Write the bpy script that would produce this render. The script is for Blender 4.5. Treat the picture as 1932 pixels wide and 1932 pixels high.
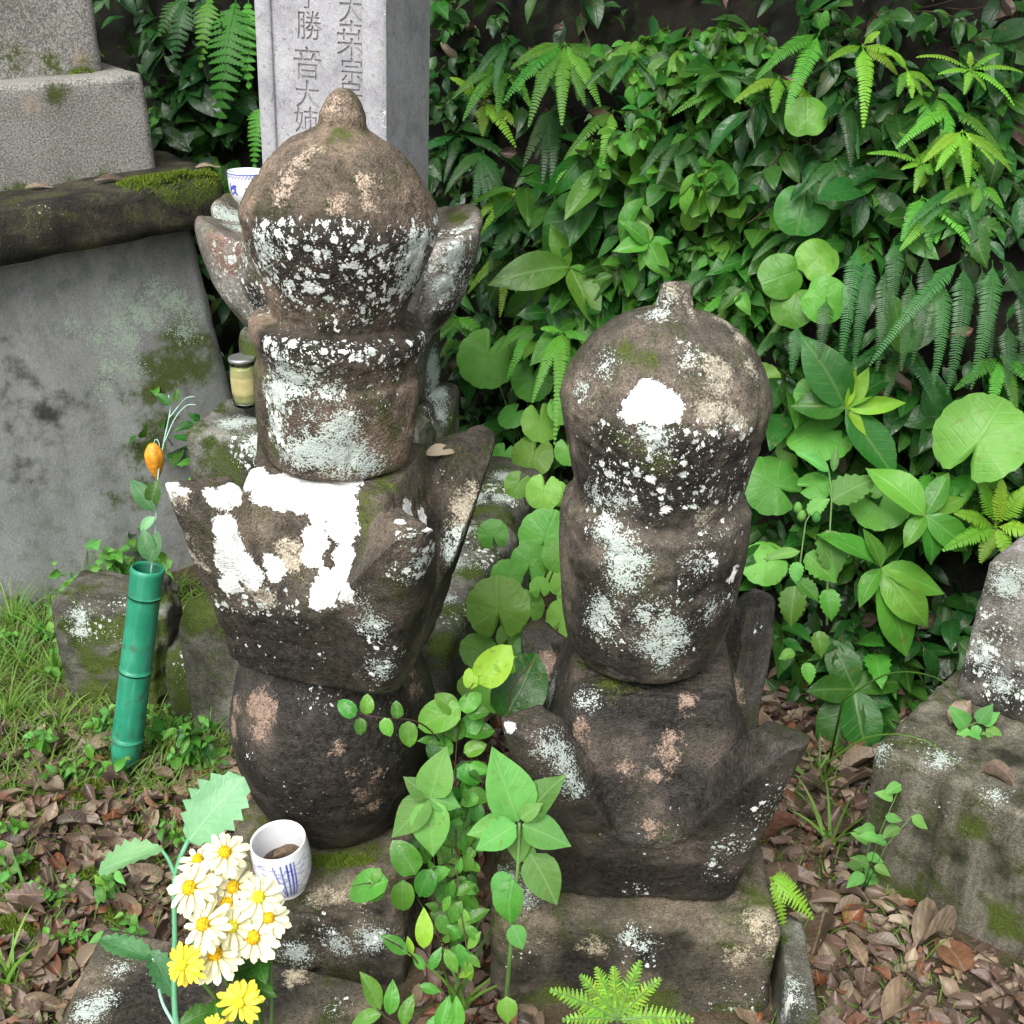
import bpy, bmesh, math, random
import numpy as np
from mathutils import Vector, Matrix
from mathutils.bvhtree import BVHTree

for o in list(bpy.data.objects):
    bpy.data.objects.remove(o)
scene = bpy.context.scene
COL = scene.collection
R = math.radians
rng = random.Random(11)
nrng = np.random.default_rng(5)

# ------------------------------------------------------------------ camera
PITCH, FOV, CAM_H = 26.5, 46.0, 1.3
cam_data = bpy.data.cameras.new('camera')
cam_data.sensor_width = 36
cam_data.angle = R(FOV)
cam_data.clip_start = 0.02
cam_data.clip_end = 500
cam = bpy.data.objects.new('camera', cam_data)
COL.objects.link(cam)
cam.location = (0, 0, CAM_H)
cam.rotation_euler = (R(90 - PITCH), 0, 0)
scene.camera = cam

# ------------------------------------------------------------------ light
SUN_EL, SUN_AZ = 54.0, 200.0          # compass azimuth the light comes from, +Y = 0
world = bpy.data.worlds.new('World')
scene.world = world
world.use_nodes = True
wn = world.node_tree
for n in list(wn.nodes):
    wn.nodes.remove(n)
sky = wn.nodes.new('ShaderNodeTexSky')
sky.sky_type = 'NISHITA'
sky.sun_disc = False
sky.sun_elevation = R(SUN_EL)
sky.sun_rotation = R(SUN_AZ)
sky.dust_density = 4.0
sky.ozone_density = 0.6
hs = wn.nodes.new('ShaderNodeHueSaturation')
hs.inputs['Saturation'].default_value = 0.25
bg = wn.nodes.new('ShaderNodeBackground')
bg.inputs['Strength'].default_value = 0.15
wo = wn.nodes.new('ShaderNodeOutputWorld')
wn.links.new(sky.outputs[0], hs.inputs['Color'])
wn.links.new(hs.outputs[0], bg.inputs['Color'])
wn.links.new(bg.outputs[0], wo.inputs['Surface'])
sd = bpy.data.lights.new('sun', 'SUN')
sd.energy = 1.5
sd.angle = R(35)
sd.color = (1.0, 0.97, 0.92)
sun = bpy.data.objects.new('sun', sd)
COL.objects.link(sun)
_e, _a = R(SUN_EL), R(SUN_AZ)
_dir = Vector((math.sin(_a) * math.cos(_e), math.cos(_a) * math.cos(_e), math.sin(_e)))
sun.rotation_euler = _dir.to_track_quat('Z', 'Y').to_euler()
sun.location = (0, -1, 4)
scene.view_settings.view_transform = 'Standard'
scene.view_settings.look = 'None'
scene.view_settings.gamma = 1
scene.view_settings.use_curve_mapping = False
scene.view_settings.exposure = 0.92
scene.cycles.max_bounces = 5
scene.cycles.diffuse_bounces = 3
scene.cycles.glossy_bounces = 2
scene.cycles.transmission_bounces = 4
scene.cycles.use_adaptive_sampling = True
scene.cycles.adaptive_threshold = 0.03

# ------------------------------------------------------------------ pixel helpers (photo measured at 1932 px)
FPX = 966 / math.tan(R(FOV / 2))
_p = R(PITCH)
C_R = Vector((1, 0, 0)); C_U = Vector((0, math.sin(_p), math.cos(_p))); C_F = Vector((0, math.cos(_p), -math.sin(_p)))
C_O = Vector((0, 0, CAM_H))
def ray(x, y): return C_R * ((x - 966) / FPX) + C_U * ((966 - y) / FPX) + C_F
def at_depth(x, y, d): return C_O + ray(x, y) * d
def at_y(x, y, Y): r = ray(x, y); return C_O + r * (Y / r.y)
def at_z(x, y, z): r = ray(x, y); return C_O + r * ((z - CAM_H) / r.z)
def depth_of(p): return (Vector(p) - C_O).dot(C_F)
def m_of(px, p): return px * depth_of(p) / FPX

# ------------------------------------------------------------------ noise
def _hash(i, j, k, seed):
    h = (i * 374761393 + j * 668265263 + k * 2147483647 + seed * 144269504) & 0xffffffff
    h = ((h ^ (h >> 13)) * 1274126177) & 0xffffffff
    return ((h ^ (h >> 16)) & 0xffff) / 65535.0
def vnoise(P, seed=0):
    P = np.asarray(P, dtype=float); F = np.floor(P).astype(np.int64); f = P - F; f = f * f * (3 - 2 * f)
    out = 0
    for a in (0, 1):
        for b in (0, 1):
            for c in (0, 1):
                w = (f[:, 0] if a else 1 - f[:, 0]) * (f[:, 1] if b else 1 - f[:, 1]) * (f[:, 2] if c else 1 - f[:, 2])
                out = out + w * _hash(F[:, 0] + a, F[:, 1] + b, F[:, 2] + c, seed)
    return out
def fbm(P, scale, octs=4, seed=0, gain=0.5):
    P = np.asarray(P, dtype=float) * scale; a, s, t = 1.0, 0, 0
    for o in range(octs):
        s = s + a * (vnoise(P, seed + o) - 0.5); t += a; a *= gain; P = P * 2.03 + 7.1
    return s / t

# ------------------------------------------------------------------ scene helpers
def tag(o, label=None, cat=None, group=None, kind=None):
    if label: o['label'] = label
    if cat: o['category'] = cat
    if group: o['group'] = group
    if kind: o['kind'] = kind
    return o
def link(name, data, parent=None, M=None):
    o = bpy.data.objects.new(name, data)
    COL.objects.link(o)
    if parent is not None: o.parent = parent
    if M is not None:
        if parent is not None: o.matrix_parent_inverse = Matrix.Identity(4)
        o.matrix_basis = M
    return o
def empty(name, loc, label=None, cat=None, group=None):
    o = bpy.data.objects.new(name, None)
    o.empty_display_size = 0.03
    COL.objects.link(o)
    o.location = loc
    tag(o, label, cat, group)
    return o
def mesh(name, V, F, mat=None, smooth=True, uv=None):
    me = bpy.data.meshes.new(name)
    me.from_pydata([tuple(v) for v in V], [], [tuple(f) for f in F])
    if mat: me.materials.append(mat)
    if smooth: me.polygons.foreach_set('use_smooth', [True] * len(me.polygons))
    if uv is not None:
        l = me.uv_layers.new(name='UVMap')
        idx = np.zeros(len(me.loops), dtype=np.int32); me.loops.foreach_get('vertex_index', idx)
        l.data.foreach_set('uv', np.asarray(uv, dtype=np.float32)[idx].ravel())
    me.update()
    return me
def fattr(me, name, vals):
    a = me.attributes.get(name) or me.attributes.new(name, 'FLOAT', 'POINT')
    a.data.foreach_set('value', np.asarray(vals, dtype=np.float32))

# ------------------------------------------------------------------ node helper
class NT:
    def __init__(s, name):
        s.m = bpy.data.materials.new(name); s.m.use_nodes = True; s.t = s.m.node_tree
        for n in list(s.t.nodes): s.t.nodes.remove(n)
        s.out = s.t.nodes.new('ShaderNodeOutputMaterial')
        s.co = None
    def n(s, t, **k):
        n = s.t.nodes.new(t)
        for a, b in k.items(): setattr(n, a, b)
        return n
    def put(s, sock, v):
        if hasattr(v, 'links') or hasattr(v, 'is_linked'): s.t.links.new(v, sock)
        elif v is not None:
            if isinstance(v, (tuple, list)) and len(v) == 3 and len(sock.default_value) == 4: v = (*v, 1)
            sock.default_value = v
    def coord(s, which='Object'):
        return s.n('ShaderNodeTexCoord').outputs[which]
    def noise(s, co, scale, detail=3, rough=0.55, out='Fac', dist=0):
        n = s.n('ShaderNodeTexNoise'); s.put(n.inputs['Vector'], co)
        n.inputs['Scale'].default_value = scale; n.inputs['Detail'].default_value = detail
        n.inputs['Roughness'].default_value = rough; n.inputs['Distortion'].default_value = dist
        return n.outputs[out]
    def voro(s, co, scale, feature='F1'):
        n = s.n('ShaderNodeTexVoronoi', feature=feature); s.put(n.inputs['Vector'], co); n.inputs['Scale'].default_value = scale
        return n
    def math(s, op, a, b=None, c=None, clamp=False):
        n = s.n('ShaderNodeMath', operation=op); n.use_clamp = clamp
        s.put(n.inputs[0], a)
        if b is not None: s.put(n.inputs[1], b)
        if c is not None: s.put(n.inputs[2], c)
        return n.outputs[0]
    def maprange(s, v, a, b, c=0.0, d=1.0, smooth=False):
        n = s.n('ShaderNodeMapRange'); n.clamp = True
        if smooth: n.interpolation_type = 'SMOOTHSTEP'
        s.put(n.inputs[0], v)
        for i, x in zip((1, 2, 3, 4), (a, b, c, d)): s.put(n.inputs[i], x)
        return n.outputs[0]
    def ramp(s, v, stops, interp='LINEAR'):
        n = s.n('ShaderNodeValToRGB'); s.put(n.inputs[0], v); cr = n.color_ramp; cr.interpolation = interp
        while len(cr.elements) < len(stops): cr.elements.new(0.5)
        for e, (p, c) in zip(cr.elements, stops): e.position = p; e.color = (*c, 1)
        return n.outputs[0]
    def mix(s, f, a, b, mode='MIX'):
        n = s.n('ShaderNodeMix', data_type='RGBA', blend_type=mode)
        s.put(n.inputs[0], f); s.put(n.inputs[6], a); s.put(n.inputs[7], b)
        return n.outputs[2]
    def attr(s, name):
        return s.n('ShaderNodeAttribute', attribute_name=name)
    def bump(s, h, strength=0.3, dist=0.002):
        n = s.n('ShaderNodeBump'); s.put(n.inputs['Height'], h)
        n.inputs['Strength'].default_value = strength; n.inputs['Distance'].default_value = dist
        return n.outputs[0]
    def pbr(s, col, rough=0.6, normal=None, spec=0.5, **k):
        b = s.n('ShaderNodeBsdfPrincipled'); s.put(b.inputs['Base Color'], col); s.put(b.inputs['Roughness'], rough)
        s.put(b.inputs['Specular IOR Level'], spec)
        if normal is not None: s.put(b.inputs['Normal'], normal)
        for a, v in k.items(): s.put(b.inputs[a], v)
        return b.outputs[0]
    def done(s, sh):
        s.t.links.new(sh, s.out.inputs['Surface']); return s.m

def stone_mat(name, dark, mid, light, tan=(0.36, 0.27, 0.2), white=(0.82, 0.83, 0.80), spotc=(0.42, 0.48, 0.44),
              green=(0.07, 0.095, 0.016), rough=0.82, scale=9.0, grain=0.5, streak=0.0, gbase=0.35, speck=None, spots=True, crack=0.0, bmp=0.6):
    t = NT(name); co = t.coord('Object')
    if streak:
        mp = t.n('ShaderNodeMapping'); t.put(mp.inputs['Vector'], co); mp.inputs['Scale'].default_value = (1, 1, streak)
        cs = mp.outputs[0]
    else: cs = co
    big = t.noise(cs, scale, 5, 0.66)
    n26 = t.noise(co, 24, 3, 0.6)
    n70 = t.noise(co, 75, 3, 0.65)
    gr2 = t.noise(co, 170, 2, 0.7)
    gr = t.noise(co, 480, 0, 0.5)
    col = t.ramp(big, [(0.34, dark), (0.5, mid), (0.66, light)])
    gm = t.math('MULTIPLY', t.maprange(n26, 0.5, 0.66), gbase)
    col = t.mix(gm, col, tuple(c * 0.55 for c in green))
    gv = t.math('ADD', t.math('MULTIPLY', gr, 0.5), t.math('MULTIPLY', gr2, 0.5))
    gcol = t.maprange(gv, 0.32, 0.68, 1 - grain, 1 + grain)
    col = t.mix(1.0, col, gcol, 'MULTIPLY')
    if speck: sn = t.noise(co, 300, 1, 0.6); col = t.mix(t.math('MULTIPLY', t.maprange(sn, 0.53, 0.60), 0.85), col, speck); col = t.mix(t.math('MULTIPLY', t.maprange(sn, 0.42, 0.36), 0.4), col, (0.5, 0.49, 0.46))
    z26 = t.math('SUBTRACT', n26, 0.5); z70 = t.math('SUBTRACT', n70, 0.5); zgr = t.math('SUBTRACT', gv, 0.5)
    def mask(nm, a26, a70, agr, width):
        v = t.attr(nm).outputs['Fac']
        if a26: v = t.math('MULTIPLY_ADD', z26, a26, v)
        if a70: v = t.math('MULTIPLY_ADD', z70, a70, v)
        if agr: v = t.math('MULTIPLY_ADD', zgr, agr, v)
        return t.maprange(v, 0.5 - width, 0.5 + width)
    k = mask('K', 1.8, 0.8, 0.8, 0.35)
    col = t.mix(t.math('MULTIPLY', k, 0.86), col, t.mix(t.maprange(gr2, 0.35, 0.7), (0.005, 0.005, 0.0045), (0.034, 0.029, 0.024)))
    tm = mask('T', 1.6, 1.3, 1.2, 0.2)
    col = t.mix(tm, col, t.mix(1.0, tan, gcol, 'MULTIPLY'))
    g = mask('G', 1.6, 1.5, 1.5, 0.3)
    col = t.mix(g, col, t.mix(gr, tuple(c * 0.2 for c in green), tuple(c * 1.35 for c in green)))
    s_ = mask('S', 0.9, 1.2, 3.2, 0.16)
    col = t.mix(s_, col, spotc)
    if spots:
        dn = t.n('ShaderNodeVectorMath', operation='ADD'); t.put(dn.inputs[0], co)
        cmb = t.n('ShaderNodeCombineXYZ'); t.put(cmb.inputs[0], t.math('MULTIPLY', z70, 0.014)); t.put(cmb.inputs[1], t.math('MULTIPLY', t.math('SUBTRACT', gr2, 0.5), 0.010)); t.put(cmb.inputs[2], t.math('MULTIPLY', zgr, 0.012))
        t.put(dn.inputs[1], cmb.outputs[0])
        Dm = t.math('MULTIPLY', t.attr('D').outputs['Fac'], t.maprange(n26, 0.3, 0.56, 0.25, 1.0))
        for sc, k0 in ((105, 0.82), (270, 0.66)):
            v = t.voro(dn.outputs[0], sc)
            sep = t.n('ShaderNodeSeparateColor'); t.put(sep.inputs[0], v.outputs['Color'])
            rad = t.math('MULTIPLY', t.math('MULTIPLY', t.math('POWER', sep.outputs[0], 1.4), k0), Dm)
            sp = t.maprange(t.math('SUBTRACT', rad, v.outputs['Distance']), -0.02, 0.08)
            col = t.mix(sp, col, t.mix(sep.outputs[1], spotc, white))
    w = mask('W', 0.5, 1.0, 0.6, 0.05)
    col = t.mix(w, col, t.mix(t.maprange(t.math('ADD', t.math('MULTIPLY', n70, 0.6), t.math('MULTIPLY', gr2, 0.4)), 0.36, 0.56), tuple(c * 0.66 for c in white), white))
    hgt = t.math('ADD', gr2, t.math('MULTIPLY', gr, 0.6))
    if crack:
        cv = t.n('ShaderNodeVectorMath', operation='ADD'); t.put(cv.inputs[0], co); cm = t.n('ShaderNodeCombineXYZ')
        t.put(cm.inputs[0], t.math('MULTIPLY', z26, 0.09)); t.put(cm.inputs[2], t.math('MULTIPLY', z70, 0.05)); t.put(cv.inputs[1], cm.outputs[0])
        vv = t.voro(cv.outputs[0], 52, 'DISTANCE_TO_EDGE')
        cr = t.math('MULTIPLY', t.maprange(vv.outputs['Distance'], 0.01, 0.045, 1, 0), t.maprange(gr2, 0.4, 0.6, 0.1, 1))
        col = t.mix(t.math('MULTIPLY', cr, crack), col, (0.10, 0.10, 0.11))
    return t.done(t.pbr(col, rough, t.bump(hgt, bmp, 0.003), 0.22))

def sat(c): return (c[0] * 0.80, c[1] * 0.95, c[2] * 0.80) if c[1] > c[0] else c
def leaf_mat(name, base, tip, gloss=0.35, vein=(0.25, 0.4, 0.12), vamt=0.22, transl=0.3, var=0.3, holes=0.0, nv=8.0, blemish=0.45, radial=0.0):
    t = NT(name)
    if 'artificial' not in name: base, tip = sat(base), sat(tip)
    uv = t.n('ShaderNodeUVMap').outputs[0]
    sx = t.n('ShaderNodeSeparateXYZ'); t.put(sx.inputs[0], uv)
    u = t.math('ABSOLUTE', t.math('SUBTRACT', sx.outputs[0], 0.5)); v = sx.outputs[1]
    oi = t.n('ShaderNodeObjectInfo').outputs['Random']
    rnd = t.math('FRACT', t.math('ADD', oi, t.attr('rnd').outputs['Fac']))
    co = t.coord('Object')
    co2 = t.n('ShaderNodeVectorMath', operation='ADD'); t.put(co2.inputs[0], co)
    cmb = t.n('ShaderNodeCombineXYZ'); t.put(cmb.inputs[0], t.math('MULTIPLY', rnd, 37.0)); t.put(co2.inputs[1], cmb.outputs[0])
    mot = t.noise(co2.outputs[0], 3.0, 4)
    col = t.mix(t.maprange(t.math('ADD', t.math('MULTIPLY', mot, 0.6), t.math('MULTIPLY', rnd, 0.6)), 0.25, 0.85), base, tip)
    hsv = t.n('ShaderNodeHueSaturation')
    t.put(hsv.inputs['Hue'], t.maprange(t.math('FRACT', t.math('MULTIPLY', rnd, 7.31)), 0, 1, 0.5 - 0.022, 0.5 + 0.016))
    t.put(hsv.inputs['Value'], t.maprange(t.math('FRACT', t.math('MULTIPLY', rnd, 3.77)), 0, 1, 1 - var, 1 + var))
    t.put(hsv.inputs['Color'], col); col = hsv.outputs[0]
    mid = t.maprange(u, 0.012, 0.035, 1, 0)
    lat = t.math('FRACT', t.math('SUBTRACT', t.math('MULTIPLY', v, nv), t.math('MULTIPLY', u, nv * 0.55)))
    latm = t.maprange(t.math('ABSOLUTE', t.math('SUBTRACT', lat, 0.5)), 0.03, 0.11, 1, 0)
    vm = t.math('MAXIMUM', mid, t.math('MULTIPLY', latm, 0.35))
    col = t.mix(t.math('MULTIPLY', vm, vamt), col, vein)
    if radial:
        at2 = t.math('ARCTAN2', t.math('SUBTRACT', sx.outputs[0], 0.5), t.math('SUBTRACT', sx.outputs[1], 0.5))
        fr = t.math('ABSOLUTE', t.math('SUBTRACT', t.math('FRACT', t.math('MULTIPLY_ADD', at2, 1.43, 0.5)), 0.5))
        col = t.mix(t.math('MULTIPLY', t.maprange(fr, 0.01, 0.05, 1, 0), radial), col, vein)
    bl = t.maprange(t.noise(co2.outputs[0], 8.0, 3), 0.62, 0.70)
    col = t.mix(t.math('MULTIPLY', bl, blemish), col, (0.16, 0.11, 0.03))
    h = t.math('ADD', t.math('MULTIPLY', vm, -0.35), t.math('MULTIPLY', mot, 0.8))
    nb = t.n('ShaderNodeBump'); t.put(nb.inputs['Height'], h); nb.inputs['Strength'].default_value = 0.16; nb.inputs['Distance'].default_value = 0.05
    p = t.pbr(col, t.maprange(mot, 0.3, 0.7, gloss - 0.05, gloss + 0.17), nb.outputs[0], 0.38)
    tr = t.n('ShaderNodeBsdfTranslucent'); t.put(tr.inputs['Color'], t.mix(1.0, col, (1.5, 1.5, 0.7), 'MULTIPLY'))
    ms = t.n('ShaderNodeMixShader'); ms.inputs[0].default_value = transl
    t.t.links.new(p, ms.inputs[1]); t.t.links.new(tr.outputs[0], ms.inputs[2])
    return t.done(ms.outputs[0])

def dead_mat(name):
    t = NT(name)
    uv = t.n('ShaderNodeUVMap').outputs[0]
    sx = t.n('ShaderNodeSeparateXYZ'); t.put(sx.inputs[0], uv)
    u = t.math('ABSOLUTE', t.math('SUBTRACT', sx.outputs[0], 0.5)); v = sx.outputs[1]
    oi = t.n('ShaderNodeObjectInfo').outputs['Random']
    rnd = t.math('FRACT', t.math('ADD', oi, t.attr('rnd').outputs['Fac']))
    co = t.coord('Object')
    col = t.ramp(rnd, [(0.0, (0.11, 0.074, 0.05)), (0.12, (0.22, 0.165, 0.11)), (0.24, (0.055, 0.034, 0.024)), (0.38, (0.15, 0.105, 0.08)),
                       (0.5, (0.04, 0.026, 0.02)), (0.62, (0.30, 0.235, 0.165)), (0.74, (0.12, 0.08, 0.066)), (0.86, (0.16, 0.058, 0.022)), (1.0, (0.19, 0.14, 0.09))])
    mot = t.noise(co, 4.0, 4)
    col = t.mix(1.0, col, t.maprange(mot, 0.3, 0.7, 0.6, 1.3), 'MULTIPLY')
    col = t.mix(t.math('MULTIPLY', t.maprange(u, 0.012, 0.03, 1, 0), 0.4), col, (0.35, 0.25, 0.17))
    col = t.mix(t.math('MULTIPLY', t.maprange(t.noise(co, 10, 2), 0.6, 0.7), 0.5), col, (0.05, 0.03, 0.02))
    lat = t.math('FRACT', t.math('SUBTRACT', t.math('MULTIPLY', v, 8), t.math('MULTIPLY', u, 4.5)))
    h = t.math('ADD', t.math('ABSOLUTE', t.math('SUBTRACT', lat, 0.5)), mot)
    nb = t.n('ShaderNodeBump'); t.put(nb.inputs['Height'], h); nb.inputs['Strength'].default_value = 0.09; nb.inputs['Distance'].default_value = 0.06
    return t.done(t.pbr(col, 0.5, nb.outputs[0], 0.45))
def plain_mat(name, c, rough=0.5, spec=0.5, var=0.2, nscale=40, **k):
    t = NT(name); co = t.coord('Object')
    col = t.mix(1.0, c, t.maprange(t.noise(co, nscale, 4), 0.3, 0.7, 1 - var, 1 + var), 'MULTIPLY')
    return t.done(t.pbr(col, rough, None, spec, **k))
def moss_mat(name, a, b):
    t = NT(name); co = t.coord('Object')
    rnd = t.attr('rnd').outputs['Fac']
    col = t.mix(t.math('ADD', t.math('MULTIPLY', t.noise(co, 60, 4), 0.7), t.math('MULTIPLY', rnd, 0.3)), a, b)
    return t.done(t.pbr(col, 0.9, t.bump(t.noise(co, 700, 2), 0.6, 0.003), 0.2))

M = {}
M['stoneA'] = stone_mat('brown_stone', (0.030, 0.026, 0.020), (0.105, 0.083, 0.062), (0.23, 0.17, 0.125), gbase=0.7, tan=(0.33, 0.26, 0.20))
M['stoneA2'] = stone_mat('dark_brown_stone', (0.024, 0.021, 0.017), (0.078, 0.066, 0.051), (0.155, 0.125, 0.095), tan=(0.36, 0.32, 0.245), gbase=0.55)
M['stoneB'] = stone_mat('grey_brown_stone', (0.027, 0.025, 0.020), (0.088, 0.076, 0.060), (0.175, 0.142, 0.112), gbase=0.5, tan=(0.31, 0.285, 0.22))
M['stoneB2'] = stone_mat('dark_wet_stone', (0.018, 0.017, 0.0145), (0.046, 0.041, 0.035), (0.098, 0.078, 0.063), gbase=0.35, rough=0.62, tan=(0.23, 0.165, 0.125))
M['base'] = stone_mat('mossy_base_stone', (0.028, 0.026, 0.019), (0.083, 0.072, 0.053), (0.17, 0.14, 0.10), gbase=0.8, tan=(0.30, 0.26, 0.185))
M['greyst'] = stone_mat('grey_mossy_stone', (0.028, 0.028, 0.02), (0.085, 0.083, 0.066), (0.20, 0.20, 0.175), gbase=1.0, green=(0.07, 0.10, 0.018))
M['palest'] = stone_mat('pale_lichen_stone', (0.05, 0.045, 0.04), (0.17, 0.16, 0.14), (0.35, 0.35, 0.33), gbase=0.5)
M['lotusst'] = stone_mat('lichened_lotus_stone', (0.05, 0.043, 0.036), (0.15, 0.128, 0.108), (0.30, 0.28, 0.255), gbase=0.6, tan=(0.20, 0.13, 0.10))
M['blockst'] = stone_mat('streaked_block_stone', (0.020, 0.021, 0.013), (0.105, 0.098, 0.072), (0.185, 0.172, 0.138), gbase=0.9, streak=0.16, scale=17)
M['concrete'] = stone_mat('speckled_granite', (0.16, 0.155, 0.135), (0.245, 0.238, 0.215), (0.31, 0.30, 0.275), gbase=0.25, grain=0.15, speck=(0.10, 0.10, 0.098), scale=6, bmp=0.2)
M['ledge'] = stone_mat('black_algae_concrete', (0.010, 0.010, 0.008), (0.03, 0.027, 0.02), (0.08, 0.07, 0.05), gbase=0.6, scale=12)
M['wall'] = stone_mat('stained_concrete_wall', (0.175, 0.182, 0.175), (0.235, 0.243, 0.237), (0.29, 0.30, 0.293), gbase=0.3, streak=0.2, grain=0.2, scale=7, spotc=(0.30, 0.38, 0.30), green=(0.085, 0.11, 0.03), bmp=0.35)
M['pillar'] = stone_mat('pale_grey_pillar_stone', (0.27, 0.27, 0.285), (0.37, 0.37, 0.39), (0.45, 0.45, 0.475), gbase=0.1, grain=0.14, scale=12, green=(0.3, 0.33, 0.2), crack=0.7, bmp=0.2, spots=False)
M['carved'] = plain_mat('carved_groove_dirt', (0.33, 0.328, 0.33), 0.9, 0.2, 0.25, 60)
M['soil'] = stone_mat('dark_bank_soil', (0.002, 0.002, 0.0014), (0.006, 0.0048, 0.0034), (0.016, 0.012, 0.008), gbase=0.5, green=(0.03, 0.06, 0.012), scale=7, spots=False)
M['ground'] = stone_mat('earth_ground', (0.03, 0.022, 0.014), (0.07, 0.05, 0.032), (0.12, 0.09, 0.055), gbase=0.7, green=(0.05, 0.08, 0.02), scale=8, spots=False)
M['leaf_mid'] = leaf_mat('mid_green_leaf', (0.022, 0.092, 0.014), (0.046, 0.165, 0.024), 0.33)
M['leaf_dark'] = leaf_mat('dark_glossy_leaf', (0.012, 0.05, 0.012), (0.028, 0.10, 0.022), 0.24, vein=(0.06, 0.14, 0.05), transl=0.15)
M['leaf_young'] = leaf_mat('young_green_leaf', (0.07, 0.215, 0.028), (0.13, 0.32, 0.045), 0.36, vein=(0.3, 0.48, 0.15))
M['leaf_yellow'] = leaf_mat('yellow_green_leaf', (0.19, 0.40, 0.03), (0.32, 0.50, 0.05), 0.4, vamt=0.15)
M['leaf_pale'] = leaf_mat('soft_pale_green_leaf', (0.10, 0.27, 0.06), (0.16, 0.36, 0.09), 0.55, vein=(0.32, 0.5, 0.22), nv=6)
M['leaf_round'] = leaf_mat('round_leaf', (0.12, 0.30, 0.05), (0.20, 0.41, 0.075), 0.4, vein=(0.25, 0.42, 0.14), vamt=0.0, blemish=0.4, radial=0.35)
M['leaf_gloss'] = leaf_mat('glossy_vine_leaf', (0.06, 0.21, 0.025), (0.13, 0.33, 0.05), 0.22, vein=(0.28, 0.42, 0.18))
M['leaf_smilax'] = leaf_mat('waxy_round_leaf', (0.07, 0.22, 0.025), (0.16, 0.35, 0.05), 0.35, vamt=0.05)
M['fern'] = leaf_mat('fern_green', (0.07, 0.24, 0.022), (0.13, 0.35, 0.04), 0.45, vamt=0.0, blemish=0.05)
M['fern_dark'] = leaf_mat('fern_dark_green', (0.022, 0.085, 0.02), (0.045, 0.15, 0.035), 0.36, vamt=0.0, blemish=0.05)
M['fern_yel'] = leaf_mat('fern_yellow_green', (0.13, 0.30, 0.02), (0.25, 0.42, 0.04), 0.5, vamt=0.0, blemish=0.05)
M['grass'] = leaf_mat('grass_blade', (0.08, 0.20, 0.03), (0.20, 0.34, 0.06), 0.5, vamt=0.1, transl=0.35)
M['plastic_leaf'] = leaf_mat('artificial_leaf', (0.17, 0.42, 0.17), (0.25, 0.52, 0.25), 0.4, vein=(0.4, 0.6, 0.4), vamt=0.3, var=0.12, blemish=0)
M['plastic_leaf_dark'] = leaf_mat('artificial_dark_leaf', (0.045, 0.15, 0.05), (0.07, 0.22, 0.07), 0.4, vein=(0.2, 0.3, 0.25), vamt=0.3, var=0.12, blemish=0)
M['dead'] = dead_mat('dead_leaf')
M['stem'] = plain_mat('green_stem', (0.10, 0.20, 0.05), 0.5)
M['stem_brown'] = plain_mat('brown_twig', (0.075, 0.045, 0.025), 0.7)
M['stem_plastic'] = plain_mat('artificial_stem', (0.11, 0.32, 0.17), 0.4, var=0.05)
M['moss'] = moss_mat('moss', (0.035, 0.06, 0.006), (0.16, 0.24, 0.02))

# ------------------------------------------------------------------ shape builders
def catmull(pts, n):
    P = np.array(pts, dtype=float)
    Q = np.vstack([2 * P[0] - P[1], P, 2 * P[-1] - P[-2]])
    seg = len(P) - 1; out = []
    L = np.linalg.norm(np.diff(P, axis=0), axis=1); cum = np.concatenate([[0], np.cumsum(L)])
    for s in np.linspace(0, cum[-1], n):
        i = min(np.searchsorted(cum, s, side='right') - 1, seg - 1); t = (s - cum[i]) / max(L[i], 1e-9)
        a, b, c, d = Q[i], Q[i + 1], Q[i + 2], Q[i + 3]
        out.append(0.5 * ((2 * b) + (c - a) * t + (2 * a - 5 * b + 4 * c - d) * t * t + (3 * b - a - 3 * c + d) * t ** 3))
    return np.array(out)
def grid_faces(nr, nc, wrap=True):
    F = []
    for i in range(nr - 1):
        for j in range(nc if wrap else nc - 1):
            k = (j + 1) % nc
            F.append((i * nc + j, i * nc + k, (i + 1) * nc + k, (i + 1) * nc + j))
    return F
def vnormals(V, F):
    F4 = np.array([f if len(f) == 4 else (f[0], f[1], f[2], f[2]) for f in F])
    n = np.cross(V[F4[:, 2]] - V[F4[:, 0]], V[F4[:, 3]] - V[F4[:, 1]])
    N = np.zeros_like(V)
    for c in range(4): np.add.at(N, F4[:, c], n)
    return N / np.maximum(np.linalg.norm(N, axis=1, keepdims=True), 1e-12)
def roughen(V, F, amp, scale, seed=0, octs=5):
    return V + vnormals(V, F) * (fbm(V, scale, octs, seed) * 2 * amp)[:, None]
def revolve(prof, nrow=150, nseg=160, rfun=None):
    P = catmull(prof, nrow); P[:, 0] = np.maximum(P[:, 0], 0.0008)
    th = np.linspace(0, 2 * np.pi, nseg, endpoint=False)
    V = []
    for r, z in P:
        rr = r * (rfun(th, z) if rfun else 1.0)
        V.append(np.stack([rr * np.cos(th), rr * np.sin(th), np.full(nseg, z)], 1))
    V = np.vstack(V); F = grid_faces(nrow, nseg)
    F = [f[::-1] for f in F] if P[0, 1] > P[-1, 1] else F
    V = np.vstack([V, [[0, 0, P[0, 1]], [0, 0, P[-1, 1]]]]); a = len(V) - 2; b = a + 1
    top = P[0, 1] > P[-1, 1]
    for j in range(nseg):
        k = (j + 1) % nseg
        F.append((a, j, k) if top else (a, k, j))
        o = (nrow - 1) * nseg
        F.append((b, o + k, o + j) if top else (b, o + j, o + k))
    return V, F
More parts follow.
